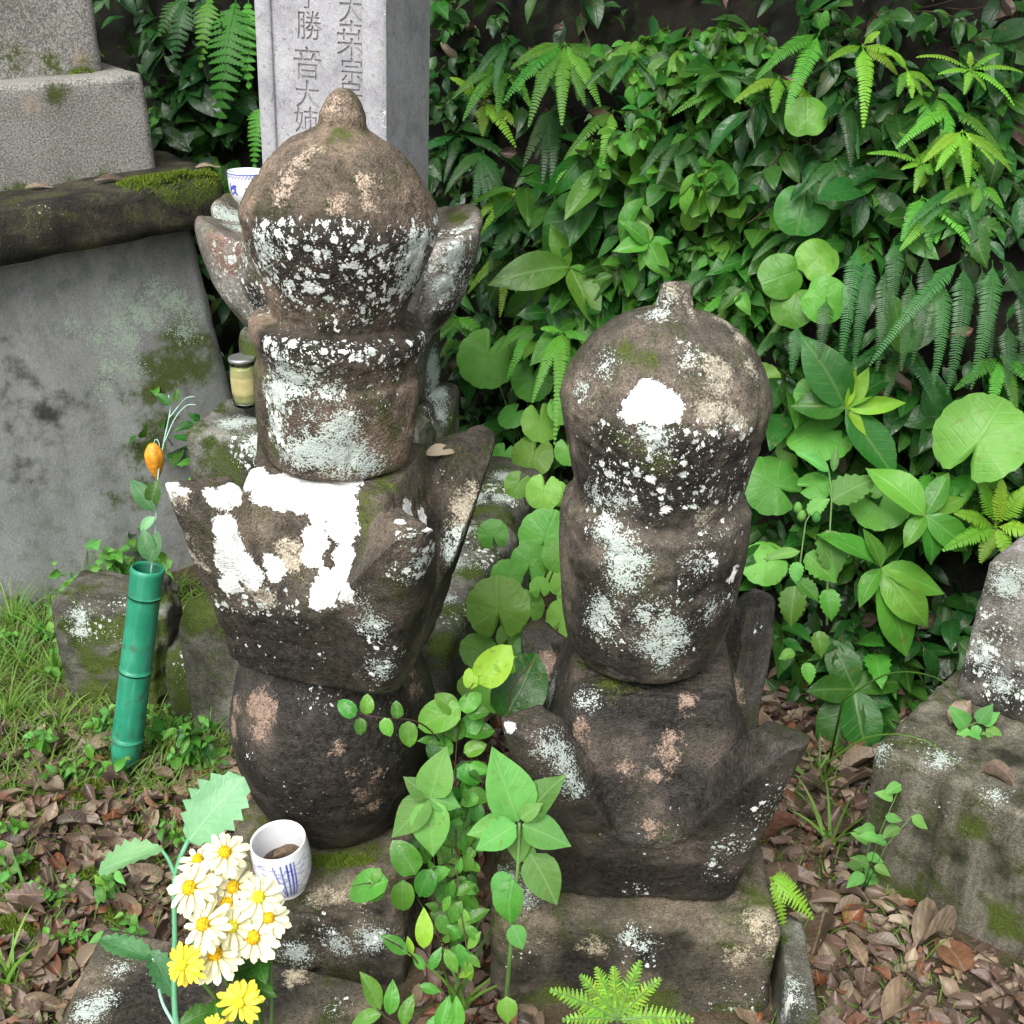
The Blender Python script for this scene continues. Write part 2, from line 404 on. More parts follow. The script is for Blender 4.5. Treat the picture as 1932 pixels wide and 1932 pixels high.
def roof(hb, ht, zt, ze, hplat, zplat, s0=0.2, p=0.95, rin=0.74, drop=0.10, msq=8, nseg=320, ntop=96, nside=40, smooth=3, tips=(1, 1, 1, 1)):
    """stone roof: flat sloping faces round a square platform, eaves that climb straight to a thick horn at each corner"""
    th = np.linspace(0, 2 * np.pi, nseg, endpoint=False)
    sq = 1.0 / (np.abs(np.cos(th)) ** msq + np.abs(np.sin(th)) ** msq) ** (1 / msq)
    s_ = np.minimum(np.abs(np.tan(th)), 1 / np.maximum(np.abs(np.tan(th)), 1e-6))
    tip = np.array([tips[int(t // (np.pi / 2)) % 4] for t in th])
    c = np.clip((s_ - s0) / (0.82 - s0), 0, 1) ** p
    zedge = ze + (zt * tip - ze) * c; half = hb + (ht - hb) * zedge / zt
    h0 = hb + (ht - hb) * ze / zt; slope = (zplat - ze) / (h0 - hplat)
    rows = []
    for r in np.linspace(0.02, 1, ntop):
        m = r * half
        zp = np.where(m < hplat, zplat, zplat - slope * (m - hplat))
        zh = zedge - drop * np.clip((rin - r) / 0.14, 0, 9) ** 1.1 - 0.02 * np.clip(1 - r, 0, 1)
        d = zp - zh; z = 0.5 * (zp + zh + np.sqrt(d * d + 0.012 ** 2)) - 0.002
        z = np.where(m < hplat * 0.9, zplat, z)
        rows.append(np.stack([m * sq * np.cos(th), m * sq * np.sin(th), z], 1))
    for r in np.linspace(0, 1, nside)[1:]:
        z = rows[ntop - 1][:, 2] * (1 - r); h = hb + (ht - hb) * z / zt
        rows.append(np.stack([h * sq * np.cos(th), h * sq * np.sin(th), z], 1))
    for r in (0.96, 0.8, 0.5, 0.2): rows.append(np.stack([hb * r * sq * np.cos(th), hb * r * sq * np.sin(th), np.full(nseg, -0.001)], 1))
    G = np.array(rows)
    for _ in range(smooth):
        L = (np.roll(G, 1, 1) + np.roll(G, -1, 1)); G2 = G.copy()
        G2[1:-1] = G[1:-1] * 0.4 + 0.15 * (L[1:-1] + G[2:] + G[:-2]); G = G2
    V = G.reshape(-1, 3); n = len(rows)
    F = [f[::-1] for f in grid_faces(n, nseg)]
    V = np.vstack([V, [[0, 0, zplat], [0, 0, -0.001]]]); a = len(V) - 2; o = (n - 1) * nseg
    for j in range(nseg):
        k = (j + 1) % nseg
        F.append((a, j, k)); F.append((a + 1, o + k, o + j))
    return V, F
def pits(V, F, amp=0.003, scale=55, seed=0, thr=0.16):
    n = fbm(V, scale, 3, seed) * 2; m = fbm(V, scale * 0.22, 2, seed + 9) * 2
    return V - vnormals(V, F) * (amp * np.clip((n + 0.5 * m - thr) * 6, 0, 1))[:, None]
def rough_box(h, r=0.01, n=28, amp=0.003, nscale=14, seed=0, warp=None, chips=0.0):
    h = np.array(h, dtype=float); idx = {}; V = []; F = []
    m = max(h)
    ns = [max(4, int(round(n * hh / m))) for hh in h]
    def vid(p):
        k = tuple(np.round(p, 6))
        if k not in idx: idx[k] = len(V); V.append(p)
        return idx[k]
    for ax in range(3):
        a, b = (ax + 1) % 3, (ax + 2) % 3
        for s in (-1, 1):
            ga = np.linspace(-1, 1, ns[a] + 1); gb = np.linspace(-1, 1, ns[b] + 1); ids = []
            for x in ga:
                row = []
                for y in gb:
                    p = [0, 0, 0]; p[ax] = s * 1.0; p[a] = x; p[b] = y; row.append(vid(tuple(p)))
                ids.append(row)
            for i in range(ns[a]):
                for j in range(ns[b]):
                    q = (ids[i][j], ids[i + 1][j], ids[i + 1][j + 1], ids[i][j + 1]); F.append(q if s > 0 else q[::-1])
    V = np.array(V)
    P = V * h
    rr = r
    if chips:
        rr = np.minimum(r * (1 + chips * np.maximum(0, fbm(P, 9, 3, seed + 40) * 4))[:, None], h.min() * 0.9)
    Q = np.clip(P, -(h - rr), h - rr); D = P - Q; L = np.linalg.norm(D, axis=1, keepdims=True)
    P = Q + np.where(L > 1e-9, D / np.maximum(L, 1e-9) * np.minimum(rr, L), 0)
    if warp is not None: P = warp(P)
    P = roughen(P, F, amp, nscale, seed)
    if amp > 0.002 and n >= 40: P = pits(P, F, 0.0025, 60, seed + 3)
    return P, F
def tube(pts, r0, r1=None, seg=5):
    pts = [Vector(p) for p in pts]; r1 = r0 if r1 is None else r1; V = []; n = len(pts)
    for i, p in enumerate(pts):
        d = (pts[min(i + 1, n - 1)] - pts[max(i - 1, 0)]).normalized()
        a = d.orthogonal().normalized() if i == 0 else (a - d * a.dot(d)).normalized()
        b = d.cross(a); r = r0 + (r1 - r0) * i / (n - 1)
        for j in range(seg):
            t = 2 * math.pi * j / seg; V.append(p + a * (r * math.cos(t)) + b * (r * math.sin(t)))
    F = grid_faces(n, seg); F.append(tuple(range(seg))[::-1]); F.append(tuple((n - 1) * seg + j for j in range(seg)))
    return V, F
def bez(p0, p1, bow, n=8):
    p0, p1 = Vector(p0), Vector(p1); m = (p0 + p1) / 2 + Vector(bow)
    return [p0 * (1 - t) ** 2 + m * (2 * t * (1 - t)) + p1 * t * t for t in [i / (n - 1) for i in range(n)]]

# ------------------------------------------------------------------ photo-measured colour patches on stone
def paint(o, chans, soft=0.009):
    """chans: {channel: [(x, y, r) ...]} photo pixels turned into spheres on the stone's own surface"""
    bpy.context.view_layer.update()
    me = o.data; mw = o.matrix_world
    V = np.empty(len(me.vertices) * 3, dtype=np.float32); me.vertices.foreach_get('co', V); V = V.reshape(-1, 3)
    W = V @ np.array(mw.to_3x3()).T + np.array(mw.translation)
    bvh = BVHTree.FromPolygons([Vector(v) for v in W], [tuple(p.vertices) for p in me.polygons])
    for ch, circ in chans.items():
        base = -0.6
        if ch == 'D' : base = 0.0
        f = np.full(len(W), base)
        sf = soft * {'K': 2.2, 'G': 2.0, 'S': 1.7, 'T': 1.7}.get(ch, 1.0)
        for c in circ:
            x, y, r = c[:3]
            hit = bvh.ray_cast(C_O, ray(x, y).normalized())
            if hit[0] is None: continue
            p = np.array(hit[0]); rm = m_of(r, hit[0]) * ({'K': 1.5, 'W': 1.22}.get(ch, 1.0)); d = np.linalg.norm(W - p, axis=1)
            if ch == 'D': f = np.maximum(f, (c[3] if len(c) > 3 else 1.0) * np.clip((rm * 1.25 - d) / (rm * 0.5), 0, 1))
            else: f = np.maximum(f, np.clip(0.5 + (rm - d) / (2 * sf), -0.6, 1.4))
        fattr(me, ch, f)
def fill(o, **k):
    for ch, v in k.items():
        n = len(o.data.vertices); a = o.data.attributes.get(ch)
        old = np.zeros(n, dtype=np.float32)
        if a: a.data.foreach_get('value', old)
        else: old[:] = -0.6 if ch != 'D' else 0
        fattr(o.data, ch, np.maximum(old, v))
def coords(o):
    V = np.empty(len(o.data.vertices) * 3, dtype=np.float32); o.data.vertices.foreach_get('co', V); return V.reshape(-1, 3)

# ================================================================== SETTING
CH = ('W', 'S', 'D', 'T', 'K', 'G')
def stone(name, V, F, mat, loc=(0, 0, 0), rot=(0, 0, 0), label=None, cat=None, group=None, parent=None, kind=None):
    me = mesh(name, V, F, M[mat])
    o = link(name, me, parent)
    o.location = loc; o.rotation_euler = rot
    for c in CH: fattr(me, c, np.full(len(V), 0.0 if c == 'D' else -0.6))
    return tag(o, label, cat, group, kind)

def foot(X):
    return np.interp(X, [-2.4, -1.4, -0.8, -0.3, 0.0, 0.3, 0.6, 1.0, 2.4], [3.3, 3.1, 2.95, 2.78, 2.5, 2.15, 1.86, 1.72, 1.6])
def bank_y(X, z):
    X = np.atleast_1d(X).astype(float); z = np.atleast_1d(z).astype(float)
    P = np.stack([X, np.zeros_like(X), z], 1)
    return foot(X) + z * 0.36 + fbm(P, 4.0, 4, 21) * 0.22
def bank_hit(x, y):
    r = ray(x, y)
    ts = np.linspace(1.2, 4.2, 180)
    X = r.x * ts; Y = r.y * ts; Z = CAM_H + r.z * ts
    d = Y - bank_y(X, np.maximum(Z, 0))
    i = int(np.argmax(d > 0)) if (d > 0).any() else len(ts) - 1
    p = C_O + r * float(ts[i])
    if p.z < 0: p = at_z(x, y, 0.0)
    return p
def from_bank(x, y, off):
    p = bank_hit(x, y); return p - ray(x, y).normalized() * off

# ground sheet: one sheet out past everything
gx = np.concatenate([[-60, -20, -6, -3], np.linspace(-2, 2, 120), [3, 6, 20, 60]])
gy = np.concatenate([[-60, -20, -5, -1], np.linspace(0, 3.4, 110), [4, 8, 20, 60]])
GX, GY = np.meshgrid(gx, gy); P = np.stack([GX.ravel(), GY.ravel(), np.zeros(GX.size)], 1)
near = np.clip(1 - (np.abs(P[:, 0]) - 2) / 2, 0, 1) * np.clip(1 - (np.abs(P[:, 1] - 1.5) - 2) / 2, 0, 1)
P[:, 2] = fbm(P, 5, 4, 3) * 0.05 * near
def ground_z(x, y):
    return float(fbm(np.array([[x, y, 0.0]]), 5, 4, 3)[0] * 0.05)
o = stone('ground', P, grid_faces(len(gy), len(gx), False), 'ground', kind='structure')
# bank of earth behind
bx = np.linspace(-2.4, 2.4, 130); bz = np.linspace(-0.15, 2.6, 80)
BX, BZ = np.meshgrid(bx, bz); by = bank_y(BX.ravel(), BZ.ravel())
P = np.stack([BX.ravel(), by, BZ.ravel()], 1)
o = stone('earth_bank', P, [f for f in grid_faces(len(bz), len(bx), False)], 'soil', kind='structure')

# ================================================================== LEFT STUPA
def px_profile(axis_x, Y0, rows, ztop=None):
    out = []
    for y, h in rows:
        p = at_y(axis_x, y, Y0); out.append((m_of(h, p), p.z))
    return out
TILT = math.atan(0.085)
def lax(z): return -0.177 - (1.134 - z) * 0.085
YL = 1.33
rows = [(163, 3), (168, 16), (180, 27), (198, 36), (214, 43), (228, 44), (240, 50), (252, 70), (272, 104), (296, 130), (325, 152), (355, 170), (385, 182),
        (400, 187), (409, 188.5), (416, 187), (430, 183), (453, 177), (490, 162), (531, 146), (565, 132), (585, 127), (594, 127), (600, 140), (605, 160), (614, 165), (630, 165),
        (642, 162), (655, 154), (675, 149), (686, 147), (692, 150), (702, 154), (740, 153), (800, 147), (830, 143), (846, 138), (854, 128), (858, 112), (859, 40), (859, 3)]
prof = px_profile(647, YL, rows)
zb = prof[-1][1]
prof = [(r, z - zb) for r, z in prof]
def sq(th, z):
    k = 0.035 * np.exp(-((z - 0.05) / 0.12) ** 2)
    return 1 + k * np.cos(4 * (th + R(14)))
V, F = revolve(prof, 230, 190, sq)
V = roughen(V, F, 0.0022, 22, 1); V = roughen(V, F, 0.0006, 120, 2, 3); V = pits(V, F, 0.0022, 70, 67)
top_l = stone('jewel_stone', V, F, 'stoneA', (lax(zb), YL, zb), (0, TILT, 0),
              'tall brown onion-domed top stone crusted with white lichen spots', 'stupa stone')
paint(top_l, {
    'D': [(x, y, 48, 1.0) for x in range(480, 830, 38) for y in (455, 485, 520, 555)] + [(x, 590, 40, 0.75) for x in range(500, 810, 40)] +
         [(x, 660, 34, 0.95) for x in range(510, 800, 36)] + [(x, 690, 30, 0.8) for x in range(510, 790, 40)] + [(520, 760, 50, 0.8), (530, 820, 45, 0.8), (620, 770, 60, 0.5), (700, 740, 60, 0.5), (770, 800, 40, 0.4)],
    'S': [(790, 470, 35), (780, 520, 30), (500, 470, 22), (560, 720, 30), (520, 740, 28), (520, 800, 16), (600, 850, 40), (650, 860, 40), (560, 860, 30), (690, 880, 22), (640, 810, 30), (620, 745, 14), (585, 780, 10), (540, 700, 22)],
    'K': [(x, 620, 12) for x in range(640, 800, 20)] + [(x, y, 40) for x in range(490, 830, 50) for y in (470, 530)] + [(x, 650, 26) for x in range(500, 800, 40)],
    'T': [(693, 342, 6), (530, 360, 13), (545, 335, 12), (562, 305, 9), (585, 285, 7), (640, 385, 8), (700, 385, 7), (630, 200, 12), (650, 790, 8)],
    'G': [(645, 255, 14)]})

def stack_loc(z): return (lax(z), YL, z)
zr = 0.455
V, F = roof(0.110, 0.164, 0.262, 0.112, 0.086, 0.259, rin=0.64, drop=0.07)
V = roughen(V, F, 0.003, 15, 7); V = roughen(V, F, 0.0006, 110, 8, 3); V = pits(V, F, 0.0022, 70, 67)
roof_l = stone('roof_stone', V, F, 'stoneA2', (lax(zr) + 0.012, YL, zr), (0, TILT * 0.8, R(-14)),
               'upturned four-cornered roof stone with large white lichen patch under the onion dome', 'stupa stone')
paint(roof_l, {
    'W': [(x, 905, 20) for x in range(470, 670, 22)] + [(x, 925, 24) for x in (500, 540, 580, 620, 650)] + [(480, 890, 16), (400, 935, 14), (420, 940, 20), (440, 930, 18), (560, 945, 22), (530, 940, 20),
          (600, 950, 26), (640, 960, 30), (645, 1000, 28), (600, 990, 14), (425, 995, 22), (435, 1030, 24), (440, 1070, 30), (435, 1105, 20), (480, 1090, 20), (510, 1060, 14), (520, 1080, 16), (595, 1020, 24), (590, 1055, 16),
          (650, 1050, 22), (645, 1090, 22), (650, 1120, 20), (610, 1110, 20), (600, 1130, 16), (630, 1130, 14), (615, 1085, 12), (315, 915, 20), (345, 925, 10), (770, 968, 22), (795, 978, 16), (755, 985, 10), (810, 1000, 8)],
    'T': [(480, 1110, 16), (500, 1130, 14), (540, 1040, 16), (560, 1030, 12), (555, 1060, 10), (320, 935, 20), (345, 940, 14), (875, 950, 24), (890, 930, 14), (870, 980, 14), (355, 1035, 12), (378, 1060, 10), (350, 1010, 8)],
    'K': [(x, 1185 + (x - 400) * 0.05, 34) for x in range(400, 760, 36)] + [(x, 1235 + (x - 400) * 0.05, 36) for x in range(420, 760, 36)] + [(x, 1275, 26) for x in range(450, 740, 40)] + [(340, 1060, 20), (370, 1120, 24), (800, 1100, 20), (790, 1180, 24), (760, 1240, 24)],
    'D': [(x, 1140, 34, 0.75) for x in range(420, 560, 40)] + [(770, 1020, 40, 0.9), (800, 1060, 50, 0.9), (760, 1080, 40, 0.7), (700, 1180, 50, 0.6), (720, 1240, 46, 0.7), (700, 1280, 40, 0.6), (330, 960, 40, 0.5), (380, 1120, 50, 0.5), (560, 1200, 90, 0.3), (470, 1240, 70, 0.35), (860, 1020, 40, 0.7), (840, 900, 30, 0.5)],
    'S': [(700, 1175, 20), (340, 1060, 8), (320, 990, 10), (660, 1125, 14), (790, 1065, 10), (850, 1040, 14), (870, 1010, 10), (720, 1260, 14)],
    'G': [(720, 900, 20), (690, 970, 24)]})

zs = 0.165
V, F = revolve([(0.003, 0.292), (0.06, 0.292), (0.088, 0.287), (0.108, 0.268), (0.128, 0.22), (0.138, 0.175), (0.139, 0.145), (0.129, 0.085), (0.108, 0.035), (0.088, 0.006), (0.06, 0.0), (0.003, 0.0)], 130, 170)
V = roughen(V, F, 0.005, 13, 12); V = roughen(V, F, 0.0006, 110, 13, 3); V = pits(V, F, 0.0022, 70, 68)
ball_l = stone('round_stone', V, F, 'stoneB2', (lax(0.3) + 0.003, YL + 0.012, zs), (0, TILT * 0.3, 0),
               'dark rounded barrel stone with tan bare patches between roof stone and base', 'stupa stone')
paint(ball_l, {'T': [(480, 1330, 24), (500, 1350, 22), (490, 1380, 22), (500, 1320, 18), (510, 1330, 16), (446, 1330, 14), (440, 1370, 12), (780, 1300, 16), (775, 1270, 12), (690, 1500, 10), (700, 1520, 14), (665, 1455, 5), (705, 1470, 8), (635, 1410, 6), (695, 1437, 7)],
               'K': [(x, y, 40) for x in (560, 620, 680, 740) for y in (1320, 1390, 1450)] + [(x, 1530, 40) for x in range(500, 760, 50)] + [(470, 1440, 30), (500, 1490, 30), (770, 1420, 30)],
               'D': [(470, 1425, 22, 0.8), (470, 1400, 16, 0.8), (600, 1310, 50, 0.5), (740, 1340, 40, 0.5), (560, 1500, 80, 0.25), (740, 1430, 50, 0.3)]})

def warp_base(P):
    Q = P.copy(); f = (P[:, 2] + 0.11) / 0.22
    Q[:, :2] *= (1.03 - 0.05 * f)[:, None]; return Q
V, F = rough_box((0.130, 0.135, 0.11), 0.018, 60, 0.006, 12, 17, warp_base, 2.0)
V = roughen(V, F, 0.0015, 90, 18, 3)
base_l = stone('base_stone', V, F, 'base', (-0.255, 1.322, 0.058), (0, 0, R(-8)), 'squat mossy square base stone under the dark barrel stone', 'stupa stone')
paint(base_l, {'G': [(650, 1610, 22), (700, 1600, 20), (480, 1590, 20), (460, 1540, 18), (500, 1640, 16), (620, 1630, 14)], 'D': [(700, 1760, 60, 0.6), (600, 1730, 50, 0.5), (760, 1740, 50, 0.4)],
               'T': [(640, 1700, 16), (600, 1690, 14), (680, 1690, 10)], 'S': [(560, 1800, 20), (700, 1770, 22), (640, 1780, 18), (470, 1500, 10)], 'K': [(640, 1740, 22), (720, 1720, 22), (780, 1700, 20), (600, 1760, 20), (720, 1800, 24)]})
# flat slab in front
def slab_obj(name, corners, z0, z1, mat, label, cat, seed=0, n=60, r=0.012, amp=0.004, chips=2.0):
    c = np.array(corners, dtype=float); ctr = c.mean(0)
    def wp(P):
        u = P[:, 0] * 0.5 + 0.5; v = P[:, 1] * 0.5 + 0.5
        Q = (c[0] * ((1 - u) * (1 - v))[:, None] + c[1] * (u * (1 - v))[:, None] + c[2] * (u * v)[:, None] + c[3] * ((1 - u) * v)[:, None]) - ctr
        return np.column_stack([Q, P[:, 2]])
    h = (z1 - z0) / 2
    L = max(np.linalg.norm(c[1] - c[0]), np.linalg.norm(c[3] - c[0])) / 2
    # unit square footprint, bevel measured in metres along z only
    ns = n
    def build():
        V, F = rough_box((1, 1, h), min(r, h * 0.9), ns, 0.0, 1, seed)
        V[:, :2] = np.clip(V[:, :2] , -1, 1)
        # horizontal rounding in metres
        V2 = wp(V)
        return V2, F
    V, F = build()
    V = roughen(V, F, amp, 11, seed); V = roughen(V, F, 0.0012, 90, seed + 1, 3)
    return stone(name, V, F, mat, (ctr[0], ctr[1], (z0 + z1) / 2), (0, 0, 0), label, cat)
slab = slab_obj('flat_stone', [(-0.56, 0.93), (-0.20, 0.88), (-0.168, 1.105), (-0.548, 1.203)], -0.03, 0.078, 'base', 'flat dark grave slab lying in front of the mossy square base stone', 'stone slab', 31)
paint(slab, {'S': [(170, 1905, 24), (185, 1890, 16), (225, 1830, 10), (700, 1835, 22), (715, 1850, 14)], 'W': [(705, 1838, 12)], 'D': [(640, 1900, 30, 0.7), (280, 1860, 40, 0.4), (350, 1900, 50, 0.3)],
             'K': [(400, 1800, 60), (500, 1850, 60), (300, 1880, 60), (560, 1800, 40)], 'T': [(590, 1800, 14), (560, 1840, 16), (620, 1830, 12)]})

# ================================================================== RIGHT STUPA
YR = 1.30; XR = 0.172
rows = [(531, 3), (532, 18), (537, 27), (548, 31), (565, 34), (580, 40), (590, 58), (602, 92), (622, 125), (650, 155), (685, 178), (715, 191), (738, 197), (751, 199), (762, 197), (798, 190), (840, 179), (870, 171), (900, 164), (914, 161), (924, 161),
        (933, 166), (941, 174), (950, 178), (1000, 178), (1043, 175), (1095, 167), (1130, 162), (1160, 155), (1190, 146), (1212, 132), (1226, 113), (1233, 90), (1235, 40), (1235, 3)]
prof = px_profile(1262, YR, rows); zb2 = prof[-1][1]; prof = [(r, z - zb2) for r, z in prof]
V, F = revolve(prof, 210, 190)
V = roughen(V, F, 0.0028, 14, 41); V = roughen(V, F, 0.0006, 120, 42, 3); V = pits(V, F, 0.0022, 70, 68)
top_r = stone('jewel_stone', V, F, 'stoneB', (XR - 0.006, YR, zb2), (0, R(1.8), 0), 'blunt-knobbed grey-brown top stone with one round white lichen patch on its dome', 'stupa stone')
paint(top_r, {
    'W': [(1225, 755, 34), (1203, 768, 26), (1250, 765, 30), (1240, 785, 18), (1190, 780, 18), (1385, 1075, 10), (1380, 1090, 9), (1140, 975, 6), (1348, 1062, 7), (1343, 1048, 5), (1250, 925, 6), (1255, 960, 7), (1228, 905, 6), (1095, 758, 3)],
    'T': [(1350, 690, 16), (1362, 705, 20), (1358, 725, 16), (1335, 580, 26), (1370, 610, 14), (1400, 640, 14), (1300, 575, 14), (1265, 550, 12), (1385, 780, 10), (1395, 800, 10), (1330, 780, 20), (1295, 680, 8), (1420, 690, 10), (1330, 980, 8)],
    'S': [(1180, 1055, 32), (1165, 1030, 22), (1145, 1000, 22), (1175, 1090, 20), (1170, 950, 14), (1120, 930, 10), (1215, 1160, 18), (1260, 1190, 26), (1228, 1215, 24), (1250, 1230, 22), (1270, 1210, 18), (1130, 1170, 22), (1140, 1150, 16), (1240, 830, 18), (1215, 815, 14),
          (1100, 730, 10), (1140, 690, 8), (1240, 590, 10), (1250, 575, 8), (1320, 1060, 14), (1345, 1150, 12), (1295, 670, 5)],
    'D': [(x, y, 46, 0.75) for x in range(1140, 1400, 50) for y in (830, 880, 930)] + [(1100, 860, 40, 0.5), (1130, 980, 50, 0.6), (1200, 1000, 60, 0.5), (1340, 1040, 50, 0.7), (1150, 1200, 50, 0.7), (1380, 1000, 40, 0.5), (1300, 1130, 60, 0.5), (1380, 1130, 40, 0.6), (1280, 1250, 50, 0.5), (1300, 660, 30, 0.5), (1290, 700, 60, 0.25)],
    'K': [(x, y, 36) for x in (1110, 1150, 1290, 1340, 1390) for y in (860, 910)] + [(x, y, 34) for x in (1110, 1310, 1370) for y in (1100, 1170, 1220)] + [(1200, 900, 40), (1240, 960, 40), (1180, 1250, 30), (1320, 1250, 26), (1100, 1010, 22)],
    'G': [(1215, 850, 18), (1240, 870, 16), (1190, 840, 12), (1180, 660, 14), (1230, 690, 12)]})
zr2 = 0.15
V, F = roof(0.128, 0.188, 0.300, 0.115, 0.099, 0.299, tips=(1, 0.80, 1, 0.98))   # one back horn broken short
V = roughen(V, F, 0.003, 12, 47); V = roughen(V, F, 0.0006, 110, 48, 3); V = pits(V, F, 0.0022, 70, 68)
roof_r = stone('roof_stone', V, F, 'stoneB2', (XR, YR + 0.005, zr2), (0, R(1.0), R(-3)), 'dark four-cornered roof stone with small grey horns below the blunt-knobbed stone', 'stupa stone')
paint(roof_r, {
    'W': [(958, 1374, 13), (950, 1378, 8), (1410, 1635, 6)],
    'S': [(1030, 1410, 16), (1060, 1430, 22), (1075, 1470, 18), (1085, 1490, 12), (1045, 1400, 12), (1000, 1280, 20), (1040, 1300, 20), (1105, 1325, 8)],
    'T': [(1095, 1375, 14), (1100, 1360, 10), (1255, 1430, 16), (1235, 1420, 10), (1260, 1400, 10), (1240, 1460, 10), (1180, 1450, 8), (1225, 1560, 8), (1030, 1260, 24), (1300, 1320, 14), (1390, 1310, 10)],
    'D': [(1440, 1540, 60, 0.75), (1480, 1480, 50, 0.6), (1380, 1600, 50, 0.75), (1360, 1640, 46, 0.7), (1200, 1680, 30, 0.6), (1400, 1690, 40, 0.6), (1200, 1500, 120, 0.2), (1430, 1180, 20, 0.6), (1110, 1330, 40, 0.3), (1250, 1600, 80, 0.25), (1480, 1420, 20, 0.6)],
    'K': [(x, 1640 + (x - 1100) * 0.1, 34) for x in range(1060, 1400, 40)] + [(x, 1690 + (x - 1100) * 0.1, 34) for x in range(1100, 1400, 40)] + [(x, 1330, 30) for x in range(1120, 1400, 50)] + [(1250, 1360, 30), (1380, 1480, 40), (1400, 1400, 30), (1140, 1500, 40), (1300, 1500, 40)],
    'G': [(1150, 1290, 12), (1110, 1250, 16), (1190, 1296, 10)]})
V, F = rough_box((0.184, 0.190, 0.10), 0.016, 64, 0.005, 11, 53, None, 2.5)
V = roughen(V, F, 0.0013, 90, 54, 3)
base_r = stone('base_stone', V, F, 'base', (0.163, 1.325, 0.048), (0, R(0.8), R(-2)), 'wide tan-edged square base stone under the dark horned roof stone', 'stupa stone')
paint(base_r, {'T': [(1440, 1720, 18), (1430, 1740, 16), (1450, 1780, 14), (1120, 1790, 14), (1390, 1810, 16), (1420, 1800, 10), (1020, 1780, 8), (1455, 1840, 10)], 'S': [(980, 1690, 24), (960, 1660, 20), (1000, 1670, 16), (1190, 1770, 8), (1210, 1785, 7)],
               'D': [(1200, 1790, 60, 0.5), (1400, 1890, 70, 0.5), (1000, 1800, 60, 0.4), (1460, 1800, 40, 0.4)], 'G': [(1440, 1700, 14), (1400, 1920, 30), (1240, 1900, 40), (1040, 1880, 26)], 'K': [(1100, 1830, 40), (1250, 1800, 40), (1000, 1840, 30)]})
sl = slab_obj('flat_stone', [(0.335, 1.0), (0.368, 1.0), (0.385, 1.21), (0.353, 1.22)], -0.03, 0.085, 'greyst', 'thin upright grey stone sliver leaning beside the tan-edged base stone', 'stone slab', 57, 26, 0.008, 0.003)
paint(sl, {'S': [(1480, 1890, 18), (1490, 1860, 12), (1475, 1915, 16)], 'W': [(1480, 1890, 14), (1478, 1905, 12)]})
sl.rotation_euler = (0, R(6), 0)

# ================================================================== INSCRIBED MONUMENT BEHIND
RZ = R(-14)
def rot2(v, a): return (v[0] * math.cos(a) - v[1] * math.sin(a), v[0] * math.sin(a) + v[1] * math.cos(a))
mon = empty('memorial_stone', (-0.335, 2.15, 0.25), 'tall pale grey inscribed pillar on a lotus base behind the onion-domed stone', 'gravestone')
mon.rotation_euler = (0, R(2.6), RZ)
def mpart(name, V, F, mat, loc): return stone(name, V, F, mat, loc, (0, 0, 0), parent=mon)
V, F = rough_box((0.20, 0.20, 0.115), 0.02, 48, 0.008, 9, 61, None, 3.0); V = roughen(V, F, 0.0015, 80, 62, 3)
b1 = mpart('plinth', V, F, 'greyst', (0, -0.05, 0.115))
V, F = rough_box((0.15, 0.15, 0.09), 0.03, 40, 0.008, 9, 63, None, 3.0)
b2 = mpart('neck_stone', V, F, 'greyst', (0.01, 0.0, 0.30))
lob = lambda th, z: 1 + (0.16 * np.abs(np.cos(4 * th + 0.62)) ** 0.5 - 0.12) * np.clip(z / 0.10, 0.15, 1)
V, F = revolve([(0.003, 0.195), (0.13, 0.193), (0.20, 0.200), (0.236, 0.216), (0.246, 0.205), (0.243, 0.175), (0.236, 0.14), (0.218, 0.09), (0.188, 0.04), (0.162, 0.012), (0.15, 0.0), (0.003, 0.0)], 90, 240, lob)
pk = np.abs(np.cos(4 * np.arctan2(V[:, 1], V[:, 0]) + 0.62)) ** 0.8; V[:, 2] += (pk - 0.7) * 0.022 * np.clip((np.hypot(V[:, 0], V[:, 1]) - 0.17) / 0.05, 0, 1) * np.clip(V[:, 2] / 0.15, 0, 1)
V = pits(V, F, 0.003, 40, 65)
V = roughen(V, F, 0.004, 14, 64)
lotus = mpart('lotus_base', V, F, 'lotusst', (0.012, 0.0, 0.352))
bpy.context.view_layer.update()
paint(lotus, {'D': [(x, y, 60, 0.9) for x in (440, 480, 830, 870) for y in (500, 550)] + [(860, 440, 50, 0.8), (470, 560, 50, 1)], 'T': [(410, 470, 22), (430, 500, 24), (425, 450, 16), (450, 480, 20)],
              'S': [(440, 410, 26), (420, 400, 18), (450, 430, 18), (860, 480, 24), (840, 540, 24), (880, 430, 16)], 'G': [(870, 410, 20), (480, 520, 14), (850, 405, 14)], 'K': [(480, 560, 24), (840, 590, 24), (880, 500, 14)]})
paint(b1, {'G': [(420, 870, 26), (430, 920, 30), (850, 800, 26), (845, 840, 30), (830, 870, 20)], 'S': [(440, 800, 24), (470, 790, 20), (820, 740, 26), (830, 780, 20), (490, 840, 20)], 'D': [(470, 850, 50, 0.8), (810, 760, 50, 0.8)]})
paint(b2, {'S': [(820, 720, 30), (815, 690, 30)], 'G': [(490, 680, 30), (850, 760, 20)]})
